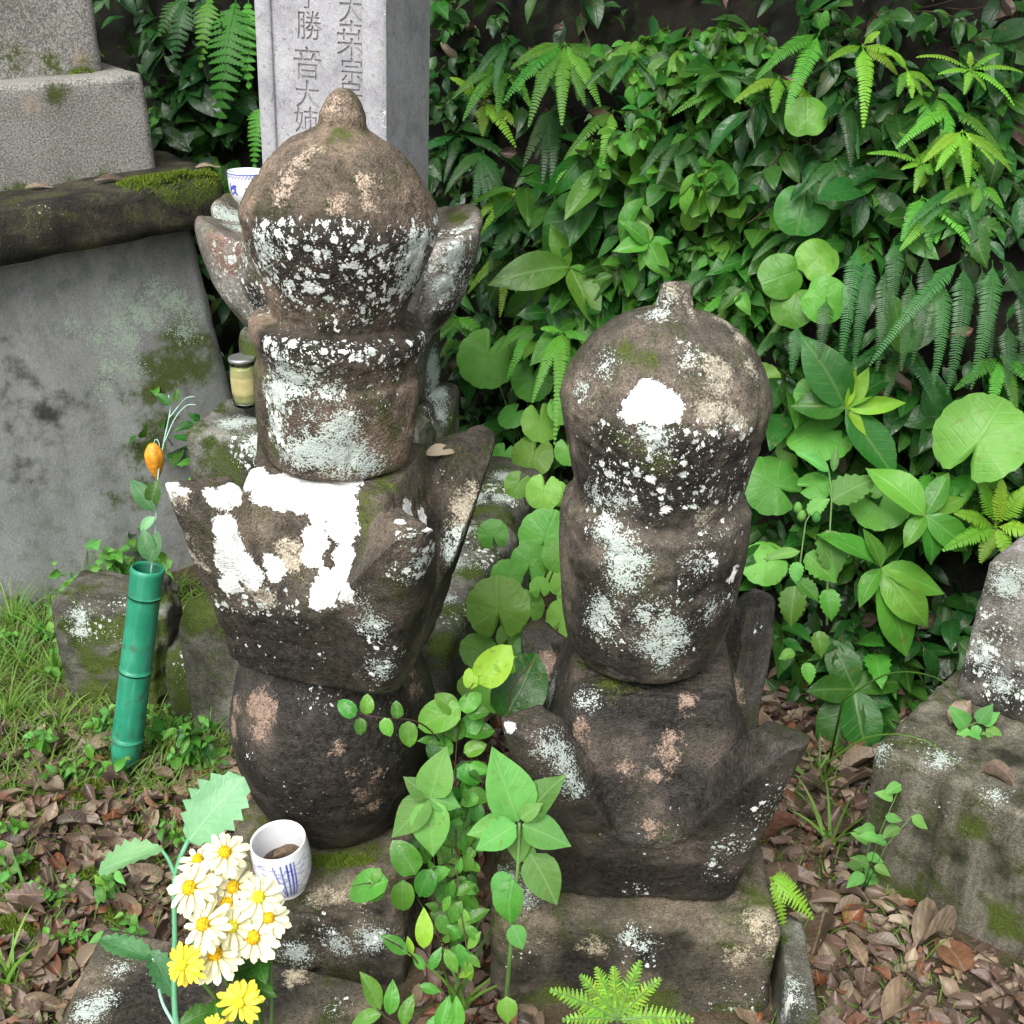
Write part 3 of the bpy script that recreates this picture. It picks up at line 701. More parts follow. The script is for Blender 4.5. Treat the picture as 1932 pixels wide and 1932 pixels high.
# pillar with recessed, carved front panel
PH = 0.42
bm_h = (0.11, 0.11, PH)
V, F = rough_box(bm_h, 0.004, 20, 0.0, 1, 70)
pil_me = mesh('pillar', V, F, M['pillar'], False); pil_me.materials.append(M['carved'])
pil = link('pillar', pil_me, mon); pil.location = (0.025, 0.0, 0.578 + PH)
bpy.context.view_layer.update()
pw = pil.matrix_world.copy(); fn = -(pw.to_3x3() @ Vector((0, 1, 0))); fp = pw @ Vector((0, -0.11, 0))
def on_face(x, y):
    r = ray(x, y); t = (fp - C_O).dot(fn) / r.dot(fn); return pw.inverted() @ (C_O + r * t)
chars = [('了', 582, -4, 36), ('勝', 583, 48, 50), ('音', 580, 119, 56), ('大', 580, 178, 48), ('姉', 578, 226, 46),
         ('大', 663, 16, 50), ('桒', 664, 73, 62), ('宗', 664, 133, 44), ('居', 662, 182, 46)]
cut_V, cut_F = [], []
for ch, x, y, hp in chars:
    cu = bpy.data.curves.new('glyph', 'FONT'); cu.body = ch; cu.size = 1; cu.align_x = 'CENTER'; cu.extrude = 0.5; cu.resolution_u = 3
    ob = bpy.data.objects.new('glyph', cu); COL.objects.link(ob)
    dg = bpy.context.evaluated_depsgraph_get()
    me = bpy.data.meshes.new_from_object(ob.evaluated_get(dg)); bpy.data.objects.remove(ob)
    vs = np.array([v.co[:] for v in me.vertices]) if len(me.vertices) else None
    if vs is None: continue
    c = (vs.min(0) + vs.max(0)) / 2; s = vs[:, :2].max(0) - vs[:, :2].min(0)
    p = on_face(x, y); hh = m_of(hp, pw @ p) * 1.04
    k = hh / s[1]; kx = min(k, hh * 1.0 / s[0] * 0.95)
    b = len(cut_V)
    for v in vs - c: cut_V.append((p.x + v[0] * kx, -0.11 - v[2] * 0.006, p.z + v[1] * k))
    for f in me.polygons: cut_F.append(tuple(b + i for i in f.vertices))
    bpy.data.meshes.remove(me)
if cut_V:
    cme = mesh('cutter', cut_V, cut_F, M['carved'], False)
    bm = bmesh.new(); bm.from_mesh(cme); bmesh.ops.remove_doubles(bm, verts=bm.verts, dist=1e-6); bmesh.ops.recalc_face_normals(bm, faces=bm.faces); bm.to_mesh(cme); bm.free()
    cut = link('cutter', cme, mon); cut.location = pil.location
    bpy.context.view_layer.update()
    md = pil.modifiers.new('carve', 'BOOLEAN'); md.operation = 'DIFFERENCE'; md.object = cut; md.solver = 'EXACT'; md.use_self = True
    try: md.material_mode = 'TRANSFER'
    except Exception: pass
    dg = bpy.context.evaluated_depsgraph_get()
    nm = bpy.data.meshes.new_from_object(pil.evaluated_get(dg))
    pil.modifiers.clear(); bpy.data.objects.remove(cut)
    if len(nm.polygons) > 200: pil.data = nm
nvp = len(pil.data.vertices)
pv = coords(pil)
for c in CH: fattr(pil.data, c, np.full(nvp, 0.0 if c == 'D' else -0.6))
for sx, wd in ((-1, 0.013), (1, 0.02)):
    V, F = rough_box((wd, 0.0045, PH - 0.002), 0.003, 30, 0.0008, 20, 72)
    bo = mpart('border', V, F, 'pillar', (0.025 + sx * (0.11 - wd - 0.001), -0.1128, 0.578 + PH))
    if sx > 0: paint(bo, {'W': [(724, 235, 4), (724, 150, 4), (724, 200, 4), (723, 190, 4), (722, 25, 4)], 'G': [(723, 100, 6)]})

V, F = rough_box((0.245, 0.375, 0.14), 0.02, 70, 0.010, 7, 66, None, 3.0); V = roughen(V, F, 0.002, 70, 67, 3)
pl = stone('plinth_stone', V, F, 'greyst', (-0.247, 2.054, 0.112), (0, 0, RZ), 'broad low moss-streaked plinth under the inscribed pillar', 'stone block')
paint(pl, {'G': [(850, 1150, 30), (880, 1080, 30), (900, 1000, 30), (935, 920, 30), (840, 1220, 30), (920, 960, 24), (370, 1150, 50)],
           'S': [(870, 1000, 24), (850, 1060, 24), (955, 900, 20), (945, 940, 16), (835, 1130, 20), (900, 940, 20)], 'D': [(880, 1040, 80, 0.8), (930, 930, 60, 0.8), (840, 1150, 60, 0.6)]})
V, F = rough_box((0.108, 0.07, 0.122), 0.022, 50, 0.010, 9, 76, None, 3.0); V = roughen(V, F, 0.002, 70, 77, 3)
p = at_z(225, 1335, 0.0)
kb = stone('kerb_stone', V, F, 'greyst', (p.x + 0.01, p.y + 0.07, 0.095), (0, 0, R(-8)), 'rough mossy kerb stone standing behind the green bamboo vase', 'stone block')
paint(kb, {'G': [(x, y, 34) for x in (180, 230, 290) for y in (1190, 1250, 1300)] + [(300, 1130, 24)], 'S': [(150, 1165, 14), (152, 1190, 10)], 'D': [(200, 1170, 60, 0.6), (260, 1160, 50, 0.4)], 'K': [(330, 1220, 20), (320, 1290, 20)]})
V, F = rough_box((0.068, 0.06, 0.075), 0.035, 30, 0.012, 14, 68); V = roughen(V, F, 0.003, 60, 69, 3)
p = at_z(385, 1318, 0.03)
bo = stone('mossy_rock', V, F, 'greyst', (p.x, p.y + 0.04, 0.055), (0, 0, 0.3), 'small rounded moss-covered rock beside the green bamboo vase', 'rock')
paint(bo, {'G': [(x, y, 30) for x in (340, 370, 400, 430) for y in (1230, 1260, 1300, 1330)], 'D': [(380, 1260, 60, 0.6)]})
V, F = rough_box((0.036, 0.03, 0.05), 0.004, 12, 0.002, 20, 70)
p = at_y(487, 855, 1.90)
stone('stone_box', V, F, 'stoneB2', (p.x, p.y, 0.30), (0, 0, RZ), 'small dark square stone standing before the pillar plinth', 'stone block')

# ================================================================== LEFT PEDESTAL
PHI = R(35); e1 = Vector((math.cos(PHI), math.sin(PHI), 0)); nb_ = Vector((-math.sin(PHI), math.cos(PHI), 0))
PP = Vector((-1.0, 2.15, 0))
def pl_hit(x, y, off=0.0):
    r = ray(x, y); t = (PP + nb_ * off - C_O).dot(nb_) / r.dot(nb_); return C_O + r * t
ped = empty('tomb_pedestal', (-0.95, 2.6, 0), 'weathered concrete tomb pedestal with a black mossy overhanging ledge', 'tomb')
def pblock(name, right_px, off, zlo, zhi, L, D, mat, seed, r=0.008, tilt=0.0, amp=0.003, n=60, wp=None):
    c = pl_hit(right_px[0], right_px[1], off)
    V, F = rough_box((L / 2, D / 2, (zhi - zlo) / 2), r, n, amp, 8, seed, wp, 2.0)
    ctr = Vector((c.x, c.y, 0)) - e1 * (L / 2) + nb_ * (D / 2)
    o = stone(name, V, F, mat, (ctr.x + 0.95, ctr.y - 2.6, (zlo + zhi) / 2), (0, -tilt, PHI), parent=ped)
    bpy.context.view_layer.update()
    return o
def flare(P):
    Q = P.copy(); f = np.clip((0.4 - P[:, 2]) / 0.8, 0, 1) ** 1.2; Q[:, 0] += np.clip(P[:, 0] / 0.65, 0, 1) * f * 0.10; Q[:, 1] -= f * 0.02; return Q
body = pblock('wall', (385, 600), 0.0, -0.05, 0.765, 1.3, 0.8, 'wall', 81, 0.01, wp=flare)
ledge = pblock('ledge', (434, 360), -0.07, 0.715, 0.815, 1.4, 0.95, 'ledge', 82, 0.012, R(2.5), 0.005)
blk = pblock('middle_block', (285, 230), 0.09, 0.80, 1.012, 0.9, 0.62, 'concrete', 83, 0.008, R(1.0), 0.0015)
blk1 = pblock('upper_block', (187, 60), 0.17, 1.0, 1.5, 0.7, 0.45, 'concrete', 84, 0.008, 0, 0.0015)
paint(body, {'S': [(240, 640, 20), (215, 600, 18), (330, 570, 22), (205, 690, 14), (285, 600, 18), (250, 700, 14), (185, 640, 12), (350, 620, 18), (372, 590, 14), (225, 560, 14), (300, 545, 16), (200, 735, 10), (255, 590, 14), (130, 610, 10)],
             'G': [(340, 640, 36), (330, 700, 36), (300, 730, 30), (370, 700, 30), (290, 690, 26), (245, 745, 14), (340, 610, 26), (280, 850, 30), (270, 930, 26), (212, 940, 12), (380, 640, 20), (300, 800, 26)],
             'K': [(x, y, r_) for x, y, r_ in ((100, 775, 6), (80, 780, 5), (105, 800, 5), (30, 640, 4), (50, 730, 4), (150, 740, 3), (60, 810, 5), (95, 830, 4), (20, 800, 5), (120, 760, 4), (65, 760, 4), (40, 870, 5), (25, 700, 5), (10, 740, 5), (45, 905, 4), (80, 900, 3))]},
      0.012)
paint(ledge, {'G': [(350, 355, 24), (320, 365, 18), (380, 345, 24), (300, 350, 16), (250, 350, 14), (410, 340, 16)], 'D': [(80, 400, 60, 0.3)]}, 0.012)
paint(blk, {'G': [(110, 180, 16), (30, 360, 14), (130, 350, 14), (200, 330, 10)], 'K': [(110, 175, 12), (240, 165, 8)], 'T': [(60, 200, 10)]}, 0.012)
paint(blk1, {'G': [(100, 120, 16), (160, 125, 12), (30, 120, 14)], 'T': [(150, 115, 14)]}, 0.012)

# ================================================================== RIGHT BLOCKS
q1 = Vector((0.73, -0.683, 0)); q2 = Vector((0.683, 0.73, 0)); RA = math.atan2(q1.y, q1.x)
def rblock(name, corner, L, D, zlo, zhi, mat, seed, label, wp=None):
    V, F = rough_box((L / 2, D / 2, (zhi - zlo) / 2), 0.005, 64, 0.0022, 9, seed, wp, 0.8); V = roughen(V, F, 0.0015, 80, seed + 1, 3)
    c = Vector(corner) + q1 * (L / 2) + q2 * (D / 2)
    return stone(name, V, F, mat, (c.x, c.y, (zlo + zhi) / 2), (0, 0, RA), label, 'stone block')
bl = rblock('stone_block', (0.515, 1.385, 0), 0.75, 0.6, -0.05, 0.24, 'blockst', 91, 'long low stone block with dark algae streaks beside the leaf litter')
paint(bl, {'K': [(x, y + d_, 5) for x, y in ((1740, 1560), (1745, 1600), (1802, 1600), (1880, 1600), (1868, 1640), (1902, 1660)) for d_ in (0, 10, 20, 30)],
           'S': [(1655, 1420, 12), (1780, 1430, 14), (1765, 1440, 10), (1880, 1500, 10)], 'G': [(1700, 1700, 40), (1900, 1740, 40), (1830, 1560, 24), (1660, 1650, 30)], 'D': [(1780, 1520, 60, 0.3), (1720, 1400, 60, 0.35)]})
def wpu(P):
    Q = P.copy(); f = (P[:, 2] + 0.12) / 0.24; Q[:, 0] += 0.008 * f; Q[:, 1] += 0.004 * f; return Q
bu = rblock('stone_block', (0.668, 1.505, 0), 0.5, 0.4, 0.235, 0.475, 'palest', 93, 'pale-topped lichen-mottled stone sitting on the long low block', wpu)
paint(bu, {'K': [(x, y, 18) for x in (1830, 1870, 1910) for y in (1270, 1330, 1370)], 'S': [(1835, 1120, 20), (1840, 1160, 22), (1830, 1190, 18), (1860, 1240, 14), (1890, 1290, 14), (1910, 1380, 20), (1900, 1100, 24)], 'D': [(1850, 1200, 80, 0.8), (1890, 1280, 70, 0.8), (1910, 1370, 40, 0.8)], 'G': [(1840, 1140, 12), (1830, 1180, 14)]})
# ================================================================== PLANT KIT
def width_fn(kind):
    a, b, W = {'ellip': (0.85, 1.1, 0.21), 'ovate': (0.55, 1.2, 0.29), 'lance': (0.8, 1.15, 0.14), 'oval': (0.5, 0.7, 0.32), 'tooth': (0.6, 1.1, 0.28),
               'broad': (0.62, 1.15, 0.30), 'dead': (0.7, 0.7, 0.26), 'blade': (0.25, 0.8, 0.02), 'holly': (0.7, 0.6, 0.36), 'petal': (0.9, 0.35, 0.14)}[kind]
    pk = (a / (a + b)); mx = pk ** a * (1 - pk) ** b
    return lambda t: W * (max(t, 0) ** a) * (max(1 - t, 0) ** b) / mx
def leaf_tpl(kind, var=0, rows=9, cols=5):
    rg = random.Random(hash((kind, var)) % 9999 if False else (sum(map(ord, kind)) * 7 + var * 131))
    w = width_fn(kind)
    fold = {'dead': 0.5, 'petal': 0.2, 'blade': 0.5, 'holly': 0.25}.get(kind, 0.32) * (0.7 + 0.6 * rg.random())
    curl = {'dead': rg.uniform(-1.8, 1.8), 'blade': 1.5, 'petal': rg.uniform(-0.2, 0.5), 'holly': 0.4}.get(kind, rg.uniform(0.25, 0.95))
    side = {'dead': rg.uniform(-1.2, 1.6)}.get(kind, 0.0)
    serr = {'tooth': 0.10, 'holly': 0.16}.get(kind, 0.0)
    if serr: rows = 15
    bend = rg.uniform(-0.25, 0.25) if kind != 'petal' else 0
    V, UV = [], []
    y = z = x = 0.0
    for i in range(rows):
        t = i / (rows - 1); ang = -curl * (t - 0.15)
        ww = max(w(t), 0.004)
        if serr: ww *= 1 + (serr if i % 2 else -serr)
        for j in range(cols):
            u = -1 + 2 * j / (cols - 1)
            h = fold * abs(u) * ww + 0.03 * math.sin(7 * t + 3 * u + var) * (1 if kind != 'dead' else 2.2) * abs(u)
            lx = u * ww
            if side:
                h += side * (u * u) * ww * 0.9; lx *= 1 - 0.25 * abs(side) * abs(u)
            V.append((x + lx, y - h * math.sin(ang), z + h * math.cos(ang))); UV.append((0.5 + 0.5 * u * (ww / 0.3 if ww < 0.3 else 1), t))
        st = 1 / (rows - 1); y += st * math.cos(ang); z += st * math.sin(ang); x += bend * st * (t - 0.3)
    F = grid_faces(rows, cols, False)
    return np.array(V), [f[::-1] for f in F], UV
def round_tpl(kind, var=0):
    rg = random.Random(var * 17 + len(kind)); nr, ns = 5, 44
    V = [(0, 0, 0)]; UV = [(0.5, 0.5)]
    for i in range(1, nr + 1):
        f = i / nr
        for j in range(ns):
            th = 2 * math.pi * j / ns      # 0 = +Y tip, pi = notch
            nd = abs((th - math.pi))
            if kind == 'tsuwa':
                r = 0.5 * (1.0 + 0.04 * math.cos(11 * th) * (abs(math.sin(5.5 * th)) ** 0.5)) * (1 + 0.06 * math.cos(th)); r *= 1 - 0.72 * math.exp(-(nd / 0.20) ** 2)
            elif kind == 'smilax':
                r = 0.5 * (1 + 0.05 * math.cos(th)) * (1 - 0.22 * math.exp(-(nd / 0.35) ** 2)) * (1 - 0.08 * math.exp(-(min(th, 2 * math.pi - th) / 0.25) ** 2))
            else:
                r = 0.5 * (1 + 0.25 * math.exp(-(min(th, 2 * math.pi - th) / 0.35) ** 2)) * (1 - 0.45 * math.exp(-(nd / 0.28) ** 2))
            rr = r * f
            zz = 0.07 * f * f * math.cos(2 * th + var) * 0.5 + 0.018 * math.sin(5 * th + var * 2) * f * f - 0.10 * f * f + 0.03 * f
            V.append((rr * math.sin(th), rr * math.cos(th), zz)); UV.append((0.5 + f * 0.5 * math.sin(th), 0.5 + f * 0.5 * math.cos(th)))
    F = []
    for j in range(ns): F.append((0, 1 + (j + 1) % ns, 1 + j))
    for i in range(nr - 1):
        for j in range(ns):
            k = (j + 1) % ns; F.append((1 + i * ns + j, 1 + i * ns + k, 1 + (i + 1) * ns + k, 1 + (i + 1) * ns + j))
    return np.array(V), F, UV
_lm = {}
def lmesh(kind, mat, var=0):
    k = (kind, mat, var)
    if k not in _lm:
        V, F, UV = round_tpl(kind, var) if kind in ('tsuwa', 'smilax', 'heart') else leaf_tpl(kind, var)
        _lm[k] = mesh(kind + '_leaf', V, F, M[mat], True, UV)
    return _lm[k]
def frame(p, axis, nrm, s, sx=1.0):
    Y = Vector(axis).normalized(); N = Vector(nrm); Z = N - Y * N.dot(Y)
    if Z.length < 1e-4: Z = Y.orthogonal()
    Z.normalize(); X = Y.cross(Z)
    return Matrix(((X.x * s * sx, Y.x * s, Z.x * s, p[0]), (X.y * s * sx, Y.y * s, Z.y * s, p[1]), (X.z * s * sx, Y.z * s, Z.z * s, p[2]), (0, 0, 0, 1)))
def add_leaf(plant, name, me, Mw):
    return link(name, me, plant, Matrix.Translation(-plant.location) @ Mw)
def add_tube(plant, name, pts, r0, r1, mat, seg=5):
    loc = plant.location if plant is not None else Vector((0, 0, 0))
    V, F = tube([Vector(p) - loc for p in pts], r0, r1, seg)
    return link(name, mesh(name, V, F, M[mat]), plant)
LIGHT = Vector((0.0, -0.5, 0.86))
def rv(s=1.0): return Vector((rng.uniform(-s, s), rng.uniform(-s, s), rng.uniform(-s, s)))

def sprig(plant, p0, d0, L, n, kinds, size, droop=0.6, lift=0.0, stem='stem_brown', start=0.15, whorl=0, r=0.0016, face=LIGHT, sag=-0.45):
    p = Vector(p0); d = Vector(d0).normalized(); pts = [p.copy()]; k = 9; dirs = [d.copy()]
    for i in range(k):
        d = (d + Vector((0, 0, (lift - droop) * 0.16)) + rv(0.06)).normalized(); p = p + d * (L / k); pts.append(p.copy()); dirs.append(d.copy())
    add_tube(plant, 'stem', pts, r, r * 0.5, stem, 4)
    ph = rng.uniform(0, 6.28)
    for i in range(n):
        t = start + (1 - start) * (i + rng.random() * 0.5) / n
        if whorl and i >= n - whorl: t = 1.0
        f = min(t * k, k - 0.001); a = int(f); q = pts[a].lerp(pts[a + 1], f - a); dd = dirs[a]
        ph += 2.4 if not (whorl and i >= n - whorl) else 6.28 / whorl
        A = dd.orthogonal().normalized(); B = dd.cross(A); rad = A * math.cos(ph) + B * math.sin(ph)
        ax = (dd * (0.5 if t < 1 else 0.3) + rad * 0.8 + Vector((0, -0.25, sag)) + rv(0.2)).normalized()
        nr = face + rv(0.6)
        s = size * rng.uniform(0.55, 1.3) * (0.75 if t > 0.93 and not whorl else 1)
        kd, mt = kinds[rng.randrange(len(kinds))]
        add_leaf(plant, 'leaf', lmesh(kd, mt, rng.randrange(4)), frame(q, ax, nr, s, rng.uniform(0.85, 1.15)))

def leaf_px(plant, bx, by, tx, ty, d, kind, mat, ws=1.0, face=0.6, near=0.15, name='leaf', var=None, jit=0.15):
    B = at_depth(bx, by, d); T0 = at_depth(tx, ty, d); T = at_depth(tx, ty, d - near * (T0 - B).length)
    ax = T - B; nr = (-ray(bx, by).normalized()) * face + Vector((0, 0, 1)) * (1 - face) + rv(jit)
    return add_leaf(plant, name, lmesh(kind, mat, rng.randrange(4) if var is None else var), frame(B, ax, nr, ax.length * 1.08, ws))

def frond_mesh(spine, width, n, mat, nrm=LIGHT, teeth=0, prof=None, start=0.1, ang=0.3, fat=0.42, name='frond'):
    m = len(spine); V, F, UV = [], [], []
    prof = prof or (lambda t: min(1, t / 0.18) * (1 - t) ** 0.62)
    def at(t):
        f = min(t * (m - 1), m - 1.001); a = int(f); return spine[a].lerp(spine[a + 1], f - a), (spine[a + 1] - spine[a]).normalized()
    Ltot = sum((spine[i + 1] - spine[i]).length for i in range(m - 1)); sp = Ltot * (1 - start) / n
    for i in range(n):
        t = start + (1 - start) * (i + 0.5) / n; p, T = at(min(t, 0.999))
        N = (Vector(nrm) - T * Vector(nrm).dot(T)).normalized(); S = T.cross(N)
        for s in (-1, 1):
            L = width * 0.5 * prof((t - start) / (1 - start)) * rng.uniform(0.92, 1.08) + 0.001
            D = (S * s + T * (ang + rng.uniform(-0.08, 0.08)) - N * 0.12 + rv(0.05)).normalized(); W = D.cross(N).normalized() * s
            b = sp * fat; k = len(V)
            if not teeth:
                for u, hw, dz in ((0, 0.8, 0), (0.45, 1, 0.03), (0.8, 0.7, -0.03)):
                    c = p + D * (L * u) + N * (L * dz)
                    V += [c - W * (b * hw), c + W * (b * hw)]
                V.append(p + D * L - N * (0.12 * L)); F += [(k, k + 1, k + 3, k + 2), (k + 2, k + 3, k + 5, k + 4), (k + 4, k + 5, k + 6)]
            else:
                for q in range(teeth * 2):
                    u = q / (teeth * 2.0); hw = (1.15 if q % 2 else 0.62) * (1 - u) ** 0.6
                    c = p + D * (L * u) - N * (L * 0.12 * u * u); f2 = D * (L * 0.03 if q % 2 else 0)
                    V += [c - W * (b * hw) + f2, c + W * (b * hw) + f2]
                for q in range(teeth * 2 - 1): o = k + q * 2; F.append((o, o + 1, o + 3, o + 2))
                V.append(p + D * L - N * (0.14 * L)); o = k + teeth * 4 - 2; F.append((o, o + 1, len(V) - 1))
    tv, tf = tube(spine, max(0.0007, width * 0.011), 0.0004, 4); k = len(V); V += tv; F += [tuple(k + i for i in f) for f in tf]
    return V, F
def fern(label, fronds, base, off, mat, name='fern', width=34, n=26, teeth=0, group=None, droop=0.22, near=0.35, fat=0.42, depth=None, leafy=False):
    """fronds: tips (x, y[, width px[, base x, base y]]) in photo pixels; the base grows out of the bank"""
    p0 = from_bank(base[0], base[1], off) if depth is None else at_depth(base[0], base[1], depth)
    root = bank_hit(base[0], base[1] + 6) if depth is None else p0
    pl_ = empty(name, root, label, 'fern', group)
    if depth is None and off > 0.015: add_tube(pl_, 'stalk', bez(root, p0, (0, 0, 0.01), 5), 0.0016, 0.0012, 'stem')
    for f in fronds:
        tx, ty = f[:2]; wpx = f[2] if len(f) > 2 else width; b = (f[3], f[4]) if len(f) > 4 else base
        d0 = depth_of(p0); B = at_depth(b[0], b[1], d0); L = (at_depth(tx, ty, d0) - B).length
        T = at_depth(tx, ty, d0 - near * L)
        bow = Vector((0, -0.12 * L, droop * L)) + rv(0.04 * L)
        sp = bez(B, T, bow, 14)
        V, F = frond_mesh([s - root for s in sp], m_of(wpx, B), f[5] if len(f) > 5 else n, mat, teeth=teeth, fat=fat)
        link('frond', mesh('frond', V, F, M[mat], False), pl_)
    return pl_

# ================================================================== UNDERGROWTH (a mass nobody could count) AND UNSEEN OVERHANG ADDED FOR SHADE
def merged(name, tpl, mats_list, mat, rnds=True):
    V, F, UV = tpl; V4 = np.hstack([V, np.ones((len(V), 1))]); n = len(V)
    A = np.array([np.array(m) for m in mats_list]); P = np.einsum('mij,nj->mni', A, V4)[:, :, :3].reshape(-1, 3)
    Fa = np.array([f if len(f) == 4 else (*f, f[-1]) for f in F])
    FF = (Fa[None] + (np.arange(len(A)) * n)[:, None, None]).reshape(-1, 4)
    me = bpy.data.meshes.new(name)
    me.vertices.add(len(P)); me.vertices.foreach_set('co', P.astype(np.float32).ravel())
    me.loops.add(FF.size); me.loops.foreach_set('vertex_index', FF.ravel().astype(np.int32))
    me.polygons.add(len(FF)); me.polygons.foreach_set('loop_start', (np.arange(len(FF)) * 4).astype(np.int32)); me.polygons.foreach_set('loop_total', np.full(len(FF), 4, dtype=np.int32))
    me.polygons.foreach_set('use_smooth', [True] * len(FF))
    l = me.uv_layers.new(name='UVMap'); l.data.foreach_set('uv', np.tile(np.array(UV), (len(A), 1))[FF.ravel()].astype(np.float32).ravel())
    me.materials.append(M[mat]); me.update(calc_edges=True); me.validate()
    fattr(me, 'rnd', np.repeat(nrng.random(len(A)), n))
    return link(name, me)
def bank_pt(X, z, off=0.0):
    y = float(bank_y(X, z)[0]); return Vector((X, y - off, z))
def low_tpl(kind, var): return leaf_tpl(kind, var, 5, 3)
for kind, mat, cnt, size, nm, lab in (('ellip', 'leaf_dark', 5600, 0.062, 'undergrowth', 'dense dark undergrowth covering the bank, with unseen overhang added for shade'),
                                      ('lance', 'leaf_mid', 900, 0.07, 'undergrowth', 'scattered mid green leaves among the bank undergrowth and its added shading overhang')):
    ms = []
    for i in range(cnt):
        X = rng.uniform(-1.9, 1.9); z = rng.uniform(0.0, 1.35) if i % 5 < 2 else rng.uniform(1.45, 2.5)  # upper leaves sit out of view, an overhang added to shade the bank top
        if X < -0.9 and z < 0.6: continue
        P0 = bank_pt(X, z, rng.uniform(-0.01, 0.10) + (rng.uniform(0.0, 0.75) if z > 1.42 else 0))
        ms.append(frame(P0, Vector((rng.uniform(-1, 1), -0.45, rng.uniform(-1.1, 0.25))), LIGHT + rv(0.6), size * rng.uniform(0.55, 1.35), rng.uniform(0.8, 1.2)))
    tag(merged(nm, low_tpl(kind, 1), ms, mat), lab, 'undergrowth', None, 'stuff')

# ================================================================== SHRUBS FILLING THE BANK
def shrub(x, y, kinds, size, nsp, nl, L, label, group, name, droop=0.6, off=0.0, whorl=0, lift=0.0):
    root = bank_hit(x, y)
    if root.z < 0.005: root = Vector((root.x, root.y, 0))
    pl_ = empty(name, root, label, 'shrub', group)
    for i in range(nsp):
        d = Vector((rng.uniform(-0.9, 0.9), -1.0, rng.uniform(-0.5, 0.8)))
        sprig(pl_, root, d, L * rng.uniform(0.7, 1.25), nl, kinds, size, droop, lift, whorl=whorl)
    return pl_
LANDMARKS = [(340, 80, 'behind the stepped pedestal blocks'), (450, 120, 'behind the feathery hanging fern'), (470, 290, 'near the pillar foot'), (912, 195, 'near the yellow-green fern'), (912, 340, 'near the dark drooping fern'), (1060, 140, 'around the bright arching fern'),
    (1140, 328, 'around the middle leaf whorl'), (1075, 503, 'around the large-leaved whorl'), (1224, 458, 'around the pointed-leaf whorl'), (1300, 160, 'right of the bright arching fern'), (1330, 400, 'left of the dark waxy leaves'), (1340, 540, 'left of the lime round leaves'), (1500, 120, 'near the forked bright fern'), (1540, 380, 'near the dark waxy leaves'),
    (1629, 160, 'near the long single frond'), (1711, 133, 'near the curly young fern'), (1830, 133, 'near the spidery fern'), (1739, 308, 'near the star-shaped fern'), (1860, 330, 'near the lobed grey-green leaves'), (1620, 560, 'behind the hanging fern curtain'), (1548, 820, 'near the overlapping scalloped leaves'), (1640, 770, 'near the yellow-shooted seedling'),
    (1770, 790, 'near the dark evergreen shoot'), (1850, 850, 'behind the huge scalloped leaf'), (1745, 973, 'around the ribbed-leaf seedling'), (1662, 1100, 'around the drooping-leaf seedling'), (1612, 1301, 'around the dark whorled seedling'), (1520, 1080, 'around the budding weed'), (920, 520, 'behind the lotus base'), (930, 700, 'near the round-toothed leaves'), (1030, 830, 'under the round-toothed leaves')]
Z = [  # x0, x1, y0, y1, count, kinds, size, sprigs, leaves, length, name, label
    (285, 500, 0, 330, 13, [('ellip', 'leaf_dark'), ('ellip', 'leaf_dark'), ('ovate', 'leaf_dark')], 0.075, 2, 8, 0.14, 'evergreen_shrub', 'dark glossy evergreen sprig'),
    (825, 990, 20, 330, 13, [('ovate', 'leaf_dark'), ('ovate', 'leaf_dark'), ('ovate', 'leaf_mid')], 0.036, 2, 9, 0.13, 'creeping_shrub', 'dim small-leaved creeping sprig'),
    (840, 1000, 330, 640, 10, [('ovate', 'leaf_dark'), ('ellip', 'leaf_mid')], 0.035, 3, 9, 0.12, 'creeping_shrub', 'low dark creeping sprig'),
    (1000, 1250, 280, 620, 20, [('ellip', 'leaf_mid'), ('ellip', 'leaf_young'), ('ellip', 'leaf_mid'), ('ellip', 'leaf_dark')], 0.095, 2, 8, 0.17, 'broadleaf_shrub', 'bright elliptic-leaved sprig'),
    (1200, 1440, 20, 340, 18, [('oval', 'leaf_mid'), ('oval', 'leaf_young'), ('ovate', 'leaf_mid')], 0.046, 3, 11, 0.17, 'small_leaf_shrub', 'bushy sprig with small rounded leaves'),
    (1190, 1460, 360, 620, 18, [('ovate', 'leaf_mid'), ('ovate', 'leaf_young'), ('ovate', 'leaf_mid')], 0.044, 3, 11, 0.15, 'small_leaf_shrub', 'fine-leaved pointed sprig'),
    (1440, 1932, 20, 450, 30, [('ellip', 'leaf_dark'), ('lance', 'leaf_dark'), ('ellip', 'leaf_mid'), ('ellip', 'leaf_dark')], 0.062, 2, 10, 0.17, 'evergreen_shrub', 'hanging dark glossy evergreen sprig'),
    (1450, 1932, 620, 960, 24, [('ellip', 'leaf_mid'), ('ovate', 'leaf_dark'), ('ellip', 'leaf_dark'), ('ellip', 'leaf_mid')], 0.078, 2, 8, 0.14, 'broadleaf_shrub', 'mid green broad-leaved sprig'),
    (1430, 1780, 950, 1330, 26, [('ellip', 'leaf_mid'), ('ovate', 'leaf_mid'), ('tooth', 'leaf_young'), ('ellip', 'leaf_dark')], 0.06, 2, 8, 0.13, 'broadleaf_shrub', 'leafy low mixed sprig'),
    (870, 1070, 600, 900, 10, [('ovate', 'leaf_dark'), ('ovate', 'leaf_mid')], 0.04, 3, 7, 0.10, 'creeping_shrub', 'dark pointed-leaved sprig'),
]
